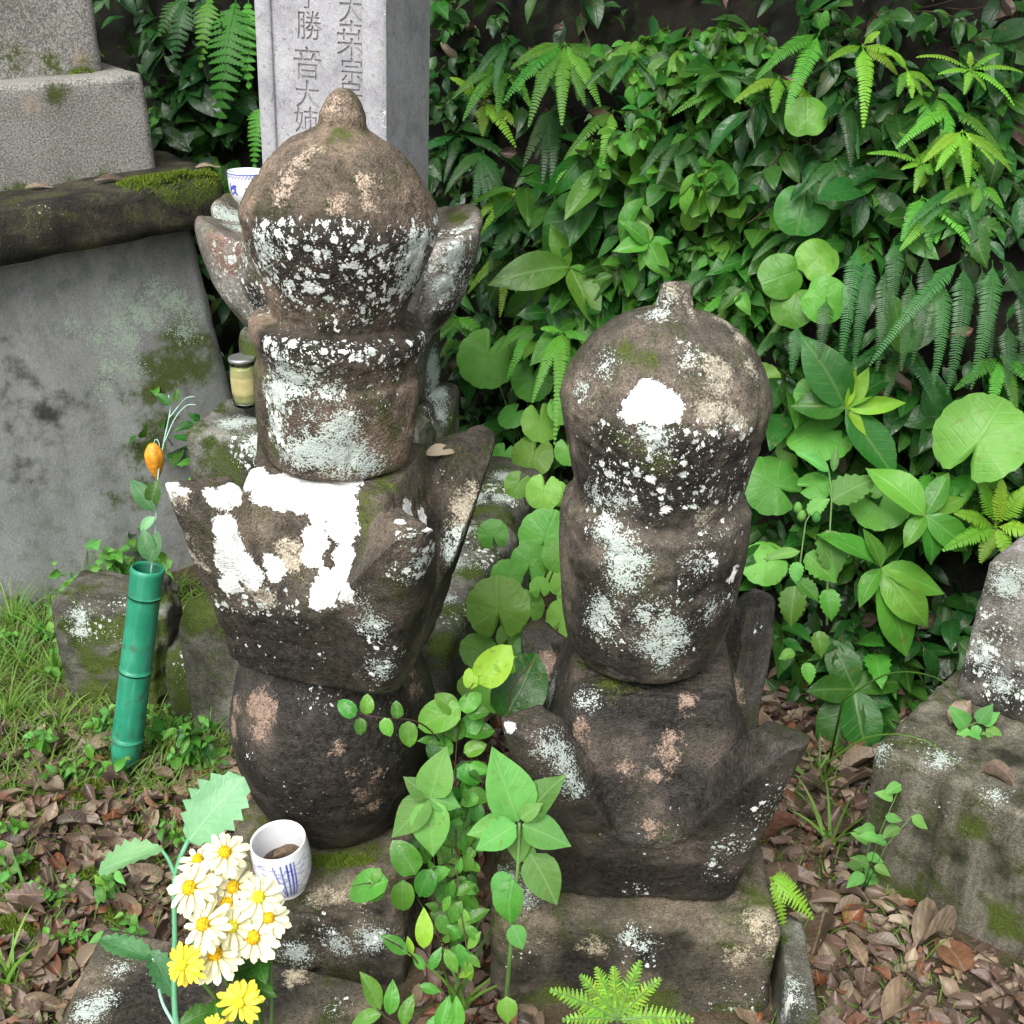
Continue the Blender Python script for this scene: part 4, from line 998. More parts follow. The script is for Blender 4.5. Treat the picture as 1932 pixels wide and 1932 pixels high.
for x0, x1, y0, y1, cnt, kinds, size, nsp, nl, L, nm, lab in Z:
    nx = max(1, int(round(math.sqrt(cnt * (x1 - x0) / (y1 - y0))))); ny = max(1, int(math.ceil(cnt / nx)))
    for i in range(nx):
        for j in range(ny):
            x = x0 + (i + rng.uniform(0.1, 0.9)) * (x1 - x0) / nx; y = y0 + (j + rng.uniform(0.1, 0.9)) * (y1 - y0) / ny
            if rng.random() < 0.14: continue
            lm_ = min(LANDMARKS, key=lambda q: (q[0] - x) ** 2 + (q[1] - y) ** 2)[2]
            shrub(x, y, [kinds[rng.randrange(len(kinds))]] * 2 + [kinds[rng.randrange(len(kinds))]], size * rng.choice((0.7, 0.85, 1.0, 1.15, 1.5)), nsp, nl, L, lab + ' ' + lm_, lab.replace('sprig', 'sprigs') + ' ' + lm_, nm)

# ================================================================== NAMED FERNS
fern('bright arching fern spreading six long fronds near the top of the bank', [(948, 195), (997, 240), (1060, 237), (1104, 198), (1133, 201), (1158, 146), (964, 130)], (1065, 81), 0.14, 'fern', width=44, n=30)
fern('yellow-green fern with short upright fronds right of the inscribed pillar', [(849, 146), (929, 140), (974, 279), (911, 257), (987, 250), (870, 165)], (912, 195), 0.10, 'fern_yel', width=36, n=20)
fern('dark fern with drooping fronds beside the lotus base', [(839, 367), (893, 403), (919, 400), (961, 406), (955, 435), (870, 330)], (912, 286), 0.10, 'fern_dark', width=34, n=26)
fern('dark fern hanging under the bright arching fern', [(987, 315), (1023, 354), (1042, 367), (1085, 270), (1010, 300)], (1049, 201), 0.06, 'fern_dark', width=40, n=28)
fern('slim green fern behind the whorled broad leaves', [(1049, 345), (1090, 340), (1160, 300), (1190, 330)], (1117, 262), 0.08, 'fern', width=26, n=22)
fern('low dark fern left of the elliptic-leaved shrub', [(990, 440), (985, 470), (1013, 471), (1030, 465)], (1033, 400), 0.07, 'fern_dark', width=28, n=20)
fern('forked bright fern with two long tapering fronds high on the bank', [(1426, 150, 44), (1483, 210, 52), (1560, 20, 30)], (1546, 63), 0.16, 'fern', n=36)
fern('yellow-green fern with one long hanging frond high on the bank', [(1629, 241, 44), (1693, 140, 40), (1560, 115, 30), (1700, 110, 36), (1660, 60, 26)], (1627, 87), 0.15, 'fern_yel', n=28)
fern('curly young fern with crowded short fronds high on the bank', [(1693, 182, 26), (1721, 185, 26), (1763, 171, 26), (1658, 88, 26), (1740, 180, 24), (1690, 100, 24)], (1711, 133), 0.14, 'fern_yel', n=16)
fern('young fern with spidery fronds at the top of the bank', [(1728, 108, 18), (1819, 178, 20), (1914, 200, 20), (1886, 101, 18), (1830, 98, 18), (1930, 137, 20), (1770, 140, 20), (1860, 170, 18)], (1830, 133), 0.14, 'fern_yel', n=16)
fern('star-shaped young fern with spreading curled fronds', [(1636, 290, 24), (1697, 250, 26), (1725, 364, 24), (1788, 248, 28), (1760, 330, 24), (1700, 320, 20)], (1739, 308), 0.13, 'fern', n=18)
fern('small spreading fern beside the star-shaped fern', [(1914, 311, 22), (1847, 346, 24), (1786, 336, 22), (1830, 270, 18)], (1802, 290), 0.13, 'fern', n=16)
fern('single narrow fern frond hanging by a round waxy leaf', [(1606, 315, 44), (1620, 300, 24)], (1592, 190), 0.10, 'fern_dark', n=30)
fern('large dark fern with a curtain of long hanging fronds', [(1585, 690, 46, 1620, 455, 51), (1676, 610, 46, 1686, 450, 42), (1640, 690, 44, 1816, 490, 57), (1787, 745, 54, 1816, 495, 57), (1832, 735, 52, 1872, 490, 57), (1950, 600, 44, 1886, 490, 36), (1901, 728, 46, 1900, 610, 33), (1610, 690, 44, 1640, 480, 51),
     (1493, 705, 40, 1505, 610, 27), (1545, 680, 40, 1560, 560, 33), (1700, 700, 40, 1720, 520, 45), (1930, 700, 44, 1925, 540, 36), (1655, 700, 44, 1670, 500, 45), (1762, 725, 44, 1775, 520, 45), (1868, 690, 46, 1850, 500, 45), (1720, 690, 40, 1745, 470, 45)], (1740, 440), 0.20, 'fern_dark', n=44, near=0.15, fat=0.34)
fern('pale fern tip above the curtain of hanging fronds', [(1755, 470, 50), (1700, 455, 40), (1830, 460, 44)], (1739, 372), 0.12, 'fern', n=24)
fern('bright lime fern rosette above the pale-topped block', [(1844, 898, 50), (1799, 967, 50), (1778, 1039, 50), (1850, 1062, 50), (1907, 1062, 48), (1945, 915, 50), (1960, 1010, 50), (1815, 1010, 46), (1890, 905, 44)], (1877, 994), 0.16, 'fern_yel', n=20, fat=0.46)
fern('pair of bright fern fronds left of the blunt-knobbed stone', [(934, 669, 30), (957, 714, 34), (985, 590, 24)], (1008, 612), 0.16, 'fern', n=24)
fern('bright fern with hanging fronds left of the blunt-knobbed stone', [(1004, 760, 34), (1050, 748, 34), (1072, 700, 32), (1046, 841, 32), (1112, 645, 30), (1020, 620, 26)], (1059, 626), 0.20, 'fern', n=28)
fern('feathery fern with broad hanging frond beside the inscribed pillar', [(413, 245, 120, 448, -10, 16), (378, 130, 60, 400, -10, 12), (470, 170, 70, 470, -5, 12)], (440, -10), 0.16, 'fern', n=16, teeth=6, near=0.1, fat=0.5)
fern('feathery fern with dim fronds behind the tomb pedestal', [(330, 126, 70, 352, -5, 12), (300, 70, 60, 345, -5, 10), (395, 80, 60, 372, 0, 12)], (352, -6), 0.12, 'fern_dark', n=14, teeth=5, near=0.1, fat=0.5)
fern('fern frond hugging the left edge of the inscribed pillar', [(480, 318, 56, 500, 190, 14), (470, 260, 44, 500, 200, 10)], (500, 192), 0.20, 'fern', n=14, teeth=4, near=0.1, fat=0.5)
for k, (x, y) in enumerate(((390, 290), (440, 300), (350, 230), (310, 200), (855, 560), (900, 590), (860, 640), (930, 560), (300, 300), (465, 320), (880, 660), (840, 520), (1000, 560), (1470, 760), (1400, 640))):
    fern('small dark fern tucked low among the bank foliage', [(x + rng.uniform(-50, 50), y + rng.uniform(15, 55)) for _ in range(5)], (x, y), 0.05, 'fern_dark' if k % 3 else 'fern', width=26, n=18, group='small ferns low on the bank')
for x0, x1, y0, y1, cnt, mats_ in ((830, 1000, 20, 620, 8, ('fern_dark', 'fern', 'fern_yel')), (1010, 1240, 60, 320, 5, ('fern_dark', 'fern')), (1450, 1920, 30, 440, 11, ('fern', 'fern_dark', 'fern_yel')), (1450, 1900, 620, 980, 6, ('fern_dark', 'fern')), (1240, 1440, 60, 560, 4, ('fern_dark', 'fern'))):
    for k in range(cnt):
        x, y = rng.uniform(x0, x1), rng.uniform(y0, y1); mt_ = mats_[k % len(mats_)]; n_ = rng.randrange(3, 6); L_ = rng.uniform(70, 125)
        tips_ = [(x + L_ * math.cos(a_) * rng.uniform(0.7, 1.1), y + L_ * (0.55 + 0.45 * abs(math.sin(a_))) * rng.uniform(0.6, 1.1)) for a_ in [3.14 * (q + rng.uniform(0.2, 0.8)) / n_ for q in range(n_)]]
        w_ = {'fern': 'green', 'fern_dark': 'dark', 'fern_yel': 'yellow-green'}[mt_]; lm_ = min(LANDMARKS, key=lambda q: (q[0] - x) ** 2 + (q[1] - y) ** 2)[2]
        fern('medium %s fern with drooping fronds %s' % (w_, lm_), tips_, (x, y), rng.uniform(0.08, 0.15), mt_, width=rng.uniform(28, 40), n=26, group='medium %s ferns %s' % (w_, lm_))
ms = [frame(bank_pt(rng.uniform(-0.6, 1.1), rng.uniform(0.05, 1.2), rng.uniform(0.02, 0.12)), rv(1) + Vector((0, 0, -0.8)), LIGHT + rv(0.8), rng.uniform(0.04, 0.075)) for _ in range(170)]
tag(merged('dead_bank_leaves', leaf_tpl('dead', 5, 6, 5), ms, 'dead'), 'brown withered leaves caught among the bank foliage', 'dead leaves', None, 'stuff')
for k in range(12):
    x, y = rng.uniform(850, 1900), rng.uniform(10, 560); r0_ = bank_hit(x, y); lm_ = min(LANDMARKS, key=lambda q: (q[0] - x) ** 2 + (q[1] - y) ** 2)[2]
    tw = empty('bare_twig', r0_, 'thin bare brown twig ' + lm_, 'twig', 'bare twigs on the bank')
    add_tube(tw, 'stem', bez(r0_, r0_ + Vector((rng.uniform(-0.15, 0.15), -0.17, rng.uniform(-0.16, 0.12))), rv(0.03), 8), 0.0016, 0.0008, 'stem_brown', 4)
# front fern, large enough that each leaflet shows
ff = empty('fern', at_z(1167, 1990, 0.0), 'lime green fern unrolling in front of the tan-edged base stone', 'fern')
bF = at_depth(1165, 1924, 1.30)
add_tube(ff, 'stalk', bez(ff.location, bF, (0, -0.01, 0.02), 7), 0.0025, 0.0018, 'stem')
for tx, ty, wpx, n in ((1037, 1868, 62, 15), (1094, 1840, 56, 15), (1124, 1825, 54, 15), (1158, 1823, 54, 15), (1209, 1812, 54, 14), (1247, 1846, 52, 13), (1310, 1925, 60, 15), (1060, 1925, 50, 12), (1270, 1935, 50, 12)):
    L = (at_depth(tx, ty, 1.30) - bF).length; T = at_depth(tx, ty, 1.30 - 0.1 * L)
    sp = [s - ff.location for s in bez(bF, T, (0, -0.02 * L, 0.12 * L), 12)]
    V, F = tube(sp, 0.0012, 0.0005, 4); fr = link('frond', mesh('frond', V, F, M['stem']), ff)
    V, F = frond_mesh(sp, m_of(wpx, bF), n, 'fern_yel', Vector((0, -0.75, 0.65)), teeth=4, start=0.06, fat=0.5, ang=0.4)
    # one object per leaflet: cut the built blade list apart (18 verts each side)
    per = 17; cnt = n * 2
    for q in range(cnt):
        vv = V[q * per:(q + 1) * per]
        fl = [(i * 2, i * 2 + 1, i * 2 + 3, i * 2 + 2) for i in range(7)] + [(14, 15, 16)]
        link('leaflet', mesh('leaflet', vv, fl, M['fern_yel'], False), fr)
fern('small bright fern squeezed out beside the tan-edged base stone', [(1535, 1735, 60), (1500, 1670, 50), (1480, 1760, 40)], (1452, 1655), 0, 'fern_yel', n=13, depth=1.62, teeth=4, near=0.05, fat=0.5)

# ================================================================== NAMED BROAD-LEAVED PLANTS
def whorl_plant(label, c, tips, off, kind, mat, ws=1.0, name='seedling', depth=None, root=None, cat='seedling', face=0.55, extra=()):
    P0 = from_bank(c[0], c[1], off) if depth is None else at_depth(c[0], c[1], depth)
    rt = root if root is not None else bank_hit(c[0] + 4, c[1] + 30)
    pl_ = empty(name, rt, label, cat)
    add_tube(pl_, 'stem', bez(rt, P0, (0, -0.02, 0.02), 8), 0.003, 0.0018, 'stem')
    d = depth_of(P0)
    for tp in tips: leaf_px(pl_, c[0], c[1], tp[0], tp[1], d + rng.uniform(-0.006, 0.006), kind, tp[3] if len(tp) > 3 else mat, (tp[2] if len(tp) > 2 else 1.0) * ws, face, 0.15 + rng.uniform(-0.25, 0.25), jit=0.35)
    for bx, by, tx, ty in extra: leaf_px(pl_, bx, by, tx, ty, d + 0.02, kind, mat, ws, face)
    return pl_
whorl_plant('seedling with long ribbed leaves spreading above the lime fern rosette', (1745, 973), [(1652, 875), (1787, 895), (1821, 934), (1707, 1024), (1770, 1063), (1836, 1039)], 0.20, 'ellip', 'leaf_young', 1.15)
whorl_plant('seedling with large drooping pointed leaves near the pale-topped block', (1662, 1072), [(1562, 997), (1619, 1135), (1720, 1235), (1752, 1185), (1783, 1111), (1640, 1000)], 0.20, 'ellip', 'leaf_young', 1.1)
whorl_plant('dark whorled seedling right of the horned roof stone', (1612, 1301), [(1567, 1206), (1530, 1301), (1560, 1440), (1640, 1432), (1707, 1276), (1680, 1330)], 0.14, 'ellip', 'leaf_mid', 1.35)
whorl_plant('broad elliptic leaves in a whorl in the middle of the bank', (1140, 328), [(1120, 270), (1208, 256), (1228, 354), (1133, 370), (1068, 403), (1080, 350), (1165, 290)], 0.18, 'ellip', 'leaf_young', 1.0)
whorl_plant('whorl of large pointed leaves left above the blunt-knobbed stone', (1075, 503), [(990, 565), (1128, 604), (935, 525), (1040, 430), (1120, 520), (1010, 500)], 0.18, 'ellip', 'leaf_young', 1.05)
whorl_plant('whorl of pointed leaves just above the blunt-knobbed stone', (1224, 458), [(1174, 416), (1208, 507), (1260, 526), (1267, 455), (1200, 410), (1160, 470)], 0.17, 'ovate', 'leaf_young', 0.95)
whorl_plant('drooping elliptic leaves under the middle whorl', (1118, 352), [(1023, 487), (1159, 448), (1075, 450), (1110, 470)], 0.15, 'ellip', 'leaf_mid', 1.1)
whorl_plant('tall dark leaf pair among the hanging fern fronds', (1700, 668), [(1775, 545, 1.1, 'leaf_dark'), (1660, 590), (1740, 620), (1690, 560)], 0.2, 'ellip', 'leaf_mid', 1.1)
whorl_plant('seedling with wide leaves and yellow shoots under the hanging fronds', (1595, 770), [(1525, 640), (1500, 760, 1.3), (1690, 895, 0.9), (1610, 690, 0.9, 'leaf_yellow'), (1640, 700, 0.8, 'leaf_yellow'), (1635, 815, 0.7, 'leaf_yellow'), (1680, 700), (1705, 760, 0.6, 'leaf_yellow')], 0.2, 'ellip', 'leaf_mid', 1.2)
whorl_plant('lobed grey-green leaves at the right of the bank', (1830, 420), [(1790, 400), (1780, 445), (1860, 500), (1900, 440), (1850, 330), (1840, 500)], 0.15, 'tooth', 'leaf_mid', 0.9)
whorl_plant('dark evergreen shoot right of the yellow-shooted seedling', (1770, 790), [(1690, 790), (1720, 860), (1790, 880), (1760, 700), (1830, 760), (1740, 850)], 0.12, 'ovate', 'leaf_dark', 1.0)
# budded weed and hanging toothed sprigs right of the grey-brown stone
wd = empty('budding_weed', bank_hit(1560, 1180), 'weed with pale drooping buds and mined leaves beside the grey-brown stone', 'weed')
dW = depth_of(from_bank(1560, 1000, 0.2))
for pts in ([(1560, 1180), (1562, 1060), (1570, 930), (1562, 880), (1545, 850)], [(1502, 1150), (1510, 1060), (1520, 985), (1540, 950)]):
    add_tube(wd, 'stem', [at_depth(x, y, dW) for x, y in pts], 0.0022, 0.001, 'stem', 5)
for bx, by, tx, ty, k, m_ in ((1568, 945, 1650, 898, 'tooth', 'leaf_pale'), (1565, 890, 1510, 850, 'lance', 'leaf_pale'), (1572, 890, 1578, 842, 'lance', 'leaf_pale'), (1560, 1000, 1580, 1090, 'tooth', 'leaf_pale'), (1510, 1040, 1445, 1050, 'lance', 'leaf_pale'), (1520, 1045, 1578, 1095, 'tooth', 'leaf_young'),
                              (1505, 1060, 1500, 1100, 'tooth', 'leaf_pale'), (1500, 1105, 1490, 1180, 'tooth', 'leaf_young'), (1505, 1095, 1545, 1130, 'tooth', 'leaf_young'), (1562, 1110, 1570, 1170, 'tooth', 'leaf_young'), (1525, 970, 1562, 940, 'tooth', 'leaf_pale'), (1545, 1190, 1550, 1240, 'tooth', 'leaf_young'), (1500, 1230, 1470, 1240, 'tooth', 'leaf_young'), (1520, 1250, 1530, 1290, 'tooth', 'leaf_young')):
    leaf_px(wd, bx, by, tx, ty, dW, k, m_, 1.1)
for x, y in ((1505, 960), (1540, 978), (1512, 975)):
    V, F = revolve([(0.001, 0.012), (0.004, 0.011), (0.0075, 0.004), (0.007, -0.003), (0.003, -0.008), (0.001, -0.009)], 12, 10)
    b = link('bud', mesh('bud', V, F, M['leaf_pale']), wd); b.location = at_depth(x, y, dW - 0.01) - wd.location

def round_plant(label, root, leaves, kind, mat, off=None, depth=None, name='round_leaf_plant', face=0.55, cat='plant', stemr=0.0022):
    """leaves: (cx, cy, diameter px, angle of tip in degrees (0 right, 90 up), depth offset)"""
    pl_ = empty(name, root, label, cat)
    for L in leaves:
        cx, cy, dia, a = L[:4]
        if depth is not None: d = depth + (L[4] if len(L) > 4 else 0)
        else: d = depth_of(from_bank(cx, cy, off + (L[4] if len(L) > 4 else 0)))
        C = at_depth(cx, cy, d); s = m_of(dia, C); ax = C_R * math.cos(R(a)) + C_U * math.sin(R(a))
        nr = (-ray(cx, cy).normalized()) * face + Vector((0, 0, 1)) * (1 - face) + rv(0.16)
        Mx = frame(C, ax, nr, s); add_leaf(pl_, 'leaf', lmesh(kind, mat if len(L) < 6 else L[5], rng.randrange(4)), Mx)
        add_tube(pl_, 'petiole', bez(root + rv(0.008), C, (0, -0.005, 0.03), 8), stemr, stemr * 0.6, 'stem', 5)
    return pl_
g0 = lambda x, y: at_z(x, y, 0.0)
round_plant('cluster of big round-toothed leaves left of the blunt-knobbed stone', bank_hit(1000, 905), [(920, 672, 118, 250), (1004, 714, 84, 260), (1021, 794, 78, 280), (1004, 858, 86, 250), (1072, 850, 56, 280), (965, 782, 56, 220), (949, 858, 52, 250), (1060, 770, 60, 300), (985, 640, 60, 250)], 'tsuwa', 'leaf_round', off=0.16)
round_plant('round-toothed leaves stepping down beside the mossy plinth edge', at_z(1010, 1010, 0.1), [(1025, 926, 72, 260, -.05), (978, 913, 54, 240, 0), (1029, 1015, 108, 70, -.12), (1063, 1096, 64, 100, -.15), (1050, 930, 50, 290, 0)], 'tsuwa', 'leaf_round', depth=2.25)
round_plant('large fresh round-toothed leaves between the two stupas', g0(990, 1235), [(940, 1151, 124, 92, -.1), (957, 1088, 64, 80, 0), (995, 1147, 66, 100, .02), (1019, 1109, 42, 100, 0), (1059, 1168, 80, 60, -.04), (1008, 1224, 78, 130, -.08), (1075, 1130, 50, 100, 0)], 'tsuwa', 'leaf_round', depth=1.95)
round_plant('dull round leaf low between the stupas behind the vine', g0(935, 1330), [(927, 1296, 96, 250, 0), (965, 1265, 60, 280, .05)], 'tsuwa', 'leaf_round', depth=1.75)
round_plant('crowded pale round leaves filling the gap behind the vine', g0(975, 1290), [(1000, 1062, 76, 80, .06), (905, 1228, 74, 150, -.02), (962, 1200, 64, 60, .02), (1040, 1240, 64, 40, -.03), (985, 1300, 66, 300, -.1), (1055, 1050, 66, 120, .05), (930, 1010, 60, 100, .12), (890, 1290, 56, 200, -.08), (1045, 1310, 50, 330, -.1)], 'tsuwa', 'leaf_round', depth=1.9)
round_plant('huge scalloped round leaf at the right side of the bank', bank_hit(1840, 960), [(1848, 828, 178, 60, 0)], 'tsuwa', 'leaf_round', off=0.22)
round_plant('overlapping scalloped leaves right of the grey-brown stone', bank_hit(1580, 990), [(1550, 815, 128, 200, 0), (1462, 915, 120, 150, 0.02), (1664, 940, 118, 230, -0.02), (1547, 748, 92, 170, 0.02), (1500, 850, 70, 120, -.02), (1535, 915, 66, 10, .03), (1440, 720, 70, 120, -.05), (1445, 1060, 90, 200, -0.02)], 'tsuwa', 'leaf_round', off=0.15)
round_plant('upright waxy round leaf on a thin stalk high on the bank', bank_hit(1525, 330), [(1522, 222, 82, 90, 0)], 'smilax', 'leaf_smilax', off=0.15, stemr=0.001)
round_plant('pair of dark waxy round leaves in the middle of the bank', bank_hit(1540, 440), [(1513, 392, 104, 260, 0.02), (1571, 357, 84, 60, 0), (1575, 460, 40, 0, 0)], 'smilax', 'leaf_mid', off=0.15, stemr=0.001)
round_plant('cloverlike bunch of four waxy lime round leaves above the grey-brown stone', bank_hit(1520, 560), [(1476, 520, 88, 200, 0.03), (1540, 490, 84, 40, 0.02), (1497, 574, 88, 250, 0.04), (1555, 565, 90, 330, 0.03)], 'smilax', 'leaf_smilax', off=0.18, face=0.8, stemr=0.001)
st = empty('thick_stalk', bank_hit(1425, 690), 'thick bright green bare stalk rising under the lime round leaves', 'stalk')
add_tube(st, 'stem', [from_bank(1420, 690, 0.10), from_bank(1440, 655, 0.12), from_bank(1478, 600, 0.13)], 0.008, 0.006, 'stem', 8)

# ---------------------------------------------------------------- plants between the stupas
d1 = 1.36
p1 = empty('broadleaf_weed', at_z(950, 1900, 0.0), 'tall soft green weed with broad pointed leaves before the horned roof stone', 'weed')
add_tube(p1, 'stem', [p1.location, at_depth(956, 1882, 1.45), at_depth(965, 1770, d1 + .03), at_depth(977, 1639, d1 + .01), at_depth(980, 1552, d1)], 0.0032, 0.002, 'stem', 6)
for bx, by, tx, ty, ws, m_ in ((978, 1550, 934, 1421, 1.15, 'leaf_pale'), (985, 1548, 1056, 1464, 1.05, 'leaf_pale'), (985, 1556, 1072, 1592, 1.15, 'leaf_pale'), (980, 1562, 977, 1628, 1.25, 'leaf_pale'), (974, 1556, 902, 1600, 1.2, 'leaf_pale'), (972, 1552, 886, 1572, 1.0, 'leaf_pale'), (982, 1545, 1020, 1517, 1.1, 'leaf_pale'),
                               (990, 1590, 1003, 1640, 1.0, 'leaf_pale'), (1000, 1610, 1050, 1703, 1.15, 'leaf_pale'), (968, 1660, 956, 1746, 1.2, 'leaf_young'), (965, 1650, 925, 1690, 1.2, 'leaf_pale'), (966, 1745, 986, 1790, 1.3, 'leaf_pale'), (956, 1880, 958, 1932, 1.3, 'leaf_young')):
    leaf_px(p1, bx, by, tx, ty, d1 + rng.uniform(-.01, .02), 'broad', m_, ws * 0.95, 0.75, 0.12, jit=0.3)
d2 = 1.44
p2_ = empty('broadleaf_weed', at_z(850, 1800, 0.0), 'shorter soft green weed with pointed leaves before the dark barrel stone', 'weed')
add_tube(p2_, 'stem', [p2_.location, at_depth(838, 1650, d2 + .05), at_depth(812, 1504, d2)], 0.0028, 0.0018, 'stem', 6)
for tx, ty, ws in ((838, 1417, 1.2), (765, 1468, 1.1), (866, 1520, 1.2), (742, 1575, 1.1), (815, 1613, 1.2), (795, 1490, 1.0)):
    leaf_px(p2_, 812, 1506, tx, ty, d2, 'broad', 'leaf_pale', ws * 0.95, 0.75, 0.12, jit=0.3)
def vine(label, branches, mat='leaf_gloss', name='glossy_vine', kind='oval', root=None):
    """branches: (list of (x, y, depth), list of leaves (bx, by, tx, ty))"""
    r0 = root if root is not None else at_depth(*branches[0][0][0])
    pl_ = empty(name, r0, label, 'vine')
    for pts, leaves in branches:
        P = [at_depth(*q) for q in pts]; add_tube(pl_, 'stem', [Vector(v) for v in catmull([tuple(p) for p in P], max(6, len(P) * 4))], 0.0014, 0.0008, 'stem_brown', 4)
        for L in leaves:
            bx, by, tx, ty = L[:4]
            d = min(P, key=lambda p: ((p - C_O).dot(C_R) / depth_of(p) * FPX + 966 - bx) ** 2 + (966 - (p - C_O).dot(C_U) / depth_of(p) * FPX - by) ** 2)
            leaf_px(pl_, bx, by, tx, ty, depth_of(d), kind, L[4] if len(L) > 4 else mat, 1.08, 0.7, 0.05)
    return pl_
vroot = at_z(880, 1760, 0.0)
vine('glossy oval-leaved vine reaching across the dark barrel stone', [
    ([(870, 1480, 1.62), (830, 1400, 1.52), (785, 1361, 1.44), (715, 1354, 1.40), (650, 1340, 1.38)], [(670, 1352, 640, 1322), (690, 1348, 694, 1312), (750, 1356, 748, 1324), (680, 1354, 680, 1386), (725, 1354, 735, 1388), (770, 1360, 772, 1408)]),
    ([(880, 1700, 1.6), (853, 1631, 1.5), (780, 1655, 1.42), (700, 1665, 1.36), (665, 1672, 1.34)], [(733, 1662, 655, 1684), (785, 1650, 745, 1590), (722, 1664, 700, 1700), (760, 1660, 760, 1722), (815, 1640, 790, 1690), (820, 1650, 800, 1690, 'leaf_young'), (705, 1664, 715, 1640)])], root=vroot)
vine('glossy vine with lime young leaves climbing between the stupas', [
    ([(870, 1620, 1.6), (860, 1500, 1.55), (862, 1400, 1.52), (880, 1310, 1.50), (935, 1240, 1.5)], [(900, 1290, 962, 1225, 'leaf_yellow'), (930, 1250, 972, 1262, 'leaf_yellow'), (890, 1300, 885, 1262, 'leaf_yellow'), (870, 1330, 790, 1370, 'leaf_young'), (860, 1345, 825, 1310, 'leaf_young'), (868, 1340, 905, 1310), (858, 1400, 856, 1345), (875, 1390, 905, 1345), (855, 1420, 812, 1400), (862, 1450, 905, 1475), (860, 1470, 885, 1440), (856, 1500, 900, 1515, 'leaf_young'), (858, 1540, 905, 1500), (850, 1440, 815, 1455), (862, 1490, 830, 1520), (850, 1560, 880, 1590), (856, 1600, 830, 1640), (860, 1590, 895, 1610, 'leaf_yellow'),
      (875, 1420, 915, 1405), (880, 1380, 930, 1380), (868, 1370, 840, 1345), (880, 1350, 920, 1340), (866, 1460, 920, 1450), (852, 1480, 800, 1480), (862, 1510, 860, 1560), (872, 1530, 920, 1560)]),
    ([(955, 1380, 1.55), (965, 1300, 1.5), (1005, 1250, 1.46)], [(950, 1360, 1012, 1240, 'leaf_mid')])], root=vroot)
vine('trailing glossy vine with paired leaves hanging down the gap between bases', [
    ([(860, 1560, 1.52), (862, 1640, 1.46), (870, 1720, 1.42), (880, 1790, 1.42), (885, 1880, 1.42)], [(850, 1640, 790, 1665, 'leaf_young'), (862, 1650, 870, 1620, 'leaf_young'), (855, 1660, 845, 1700), (850, 1690, 835, 1720), (872, 1700, 845, 1745), (868, 1710, 882, 1760), (878, 1740, 920, 1715), (878, 1745, 905, 1775), (870, 1770, 845, 1745), (865, 1780, 880, 1830), (882, 1790, 905, 1760), (885, 1800, 905, 1825), (880, 1810, 888, 1850, 'leaf_yellow'), (895, 1830, 865, 1842, 'leaf_yellow'), (862, 1690, 895, 1665)]),
    ([(820, 1900, 1.42), (790, 1820, 1.38), (760, 1790, 1.36), (725, 1770, 1.34)], [(770, 1800, 722, 1765), (775, 1805, 770, 1770, 'leaf_yellow'), (800, 1830, 780, 1800), (840, 1790, 862, 1835), (812, 1830, 830, 1790), (790, 1860, 830, 1870), (800, 1790, 800, 1720, 'leaf_yellow')]),
    ([(800, 1960, 1.3), (730, 1920, 1.26), (700, 1890, 1.26)], [(718, 1905, 685, 1838), (735, 1915, 742, 1855), (722, 1910, 665, 1928), (760, 1935, 775, 1880), (800, 1940, 870, 1920), (830, 1950, 845, 1885, 'leaf_young'), (860, 1950, 862, 1885, 'leaf_young')])], kind='ellip', root=at_z(880, 1880, 0.0))

tv = empty('glossy_vine', vroot, 'dense tangle of small glossy vine leaves between the two bases', 'vine')
for k in range(7):
    x0 = rng.uniform(835, 900); y0 = rng.uniform(1700, 1850); x1 = rng.uniform(790, 925); y1 = rng.uniform(1340, 1560); dA, dB = 1.56, 1.56
    Pk = [at_depth(x0 + (x1 - x0) * q + 14 * math.sin(5 * q + k), y0 + (y1 - y0) * q, dA - 0.03 * q) for q in [i / 7 for i in range(8)]]
    add_tube(tv, 'stem', [vroot] + Pk, 0.0012, 0.0007, 'stem_brown', 4)
    for q in range(11):
        t_ = (q + rng.random()) / 11; x = x0 + (x1 - x0) * t_; y = y0 + (y1 - y0) * t_; a_ = rng.uniform(0, 6.28); L_ = rng.uniform(22, 46)
        leaf_px(tv, x, y, x + L_ * math.cos(a_), y + L_ * math.sin(a_) * 0.9, dA - 0.03 * t_ - rng.uniform(0, 0.05), 'oval' if q % 3 else 'ovate', rng.choice(('leaf_gloss', 'leaf_mid', 'leaf_young', 'leaf_gloss')), 1.05, 0.6, 0.1, jit=0.4)
# ================================================================== VASES, FLOWERS, CUPS, JAR
def vase_mat():
    t = NT('green_plastic_bamboo'); co = t.coord('Object')
    col = t.mix(t.maprange(t.noise(co, 14, 4), 0.35, 0.65), (0.012, 0.19, 0.105), (0.03, 0.27, 0.155))
    sc_ = t.n('ShaderNodeMapping'); t.put(sc_.inputs['Vector'], co); sc_.inputs['Scale'].default_value = (1, 1, 0.12)
    col = t.mix(t.math('MULTIPLY', t.maprange(t.noise(sc_.outputs[0], 90, 4), 0.5, 0.7), 0.45), col, (0.10, 0.33, 0.24))
    col = t.mix(t.math('MULTIPLY', t.maprange(t.noise(co, 45, 5), 0.56, 0.68), 0.6), col, (0.06, 0.07, 0.035))
    return t.done(t.pbr(col, t.maprange(t.noise(co, 60, 3), 0.3, 0.7, 0.32, 0.55), t.bump(t.noise(co, 40, 2), 0.1, 0.002), 0.45))
M['vase'] = vase_mat()
M['vase_shade'] = plain_mat('vase_hollow_shade', (0.008, 0.02, 0.015), 0.8)  # near-black colour stands in for the shade inside the vase
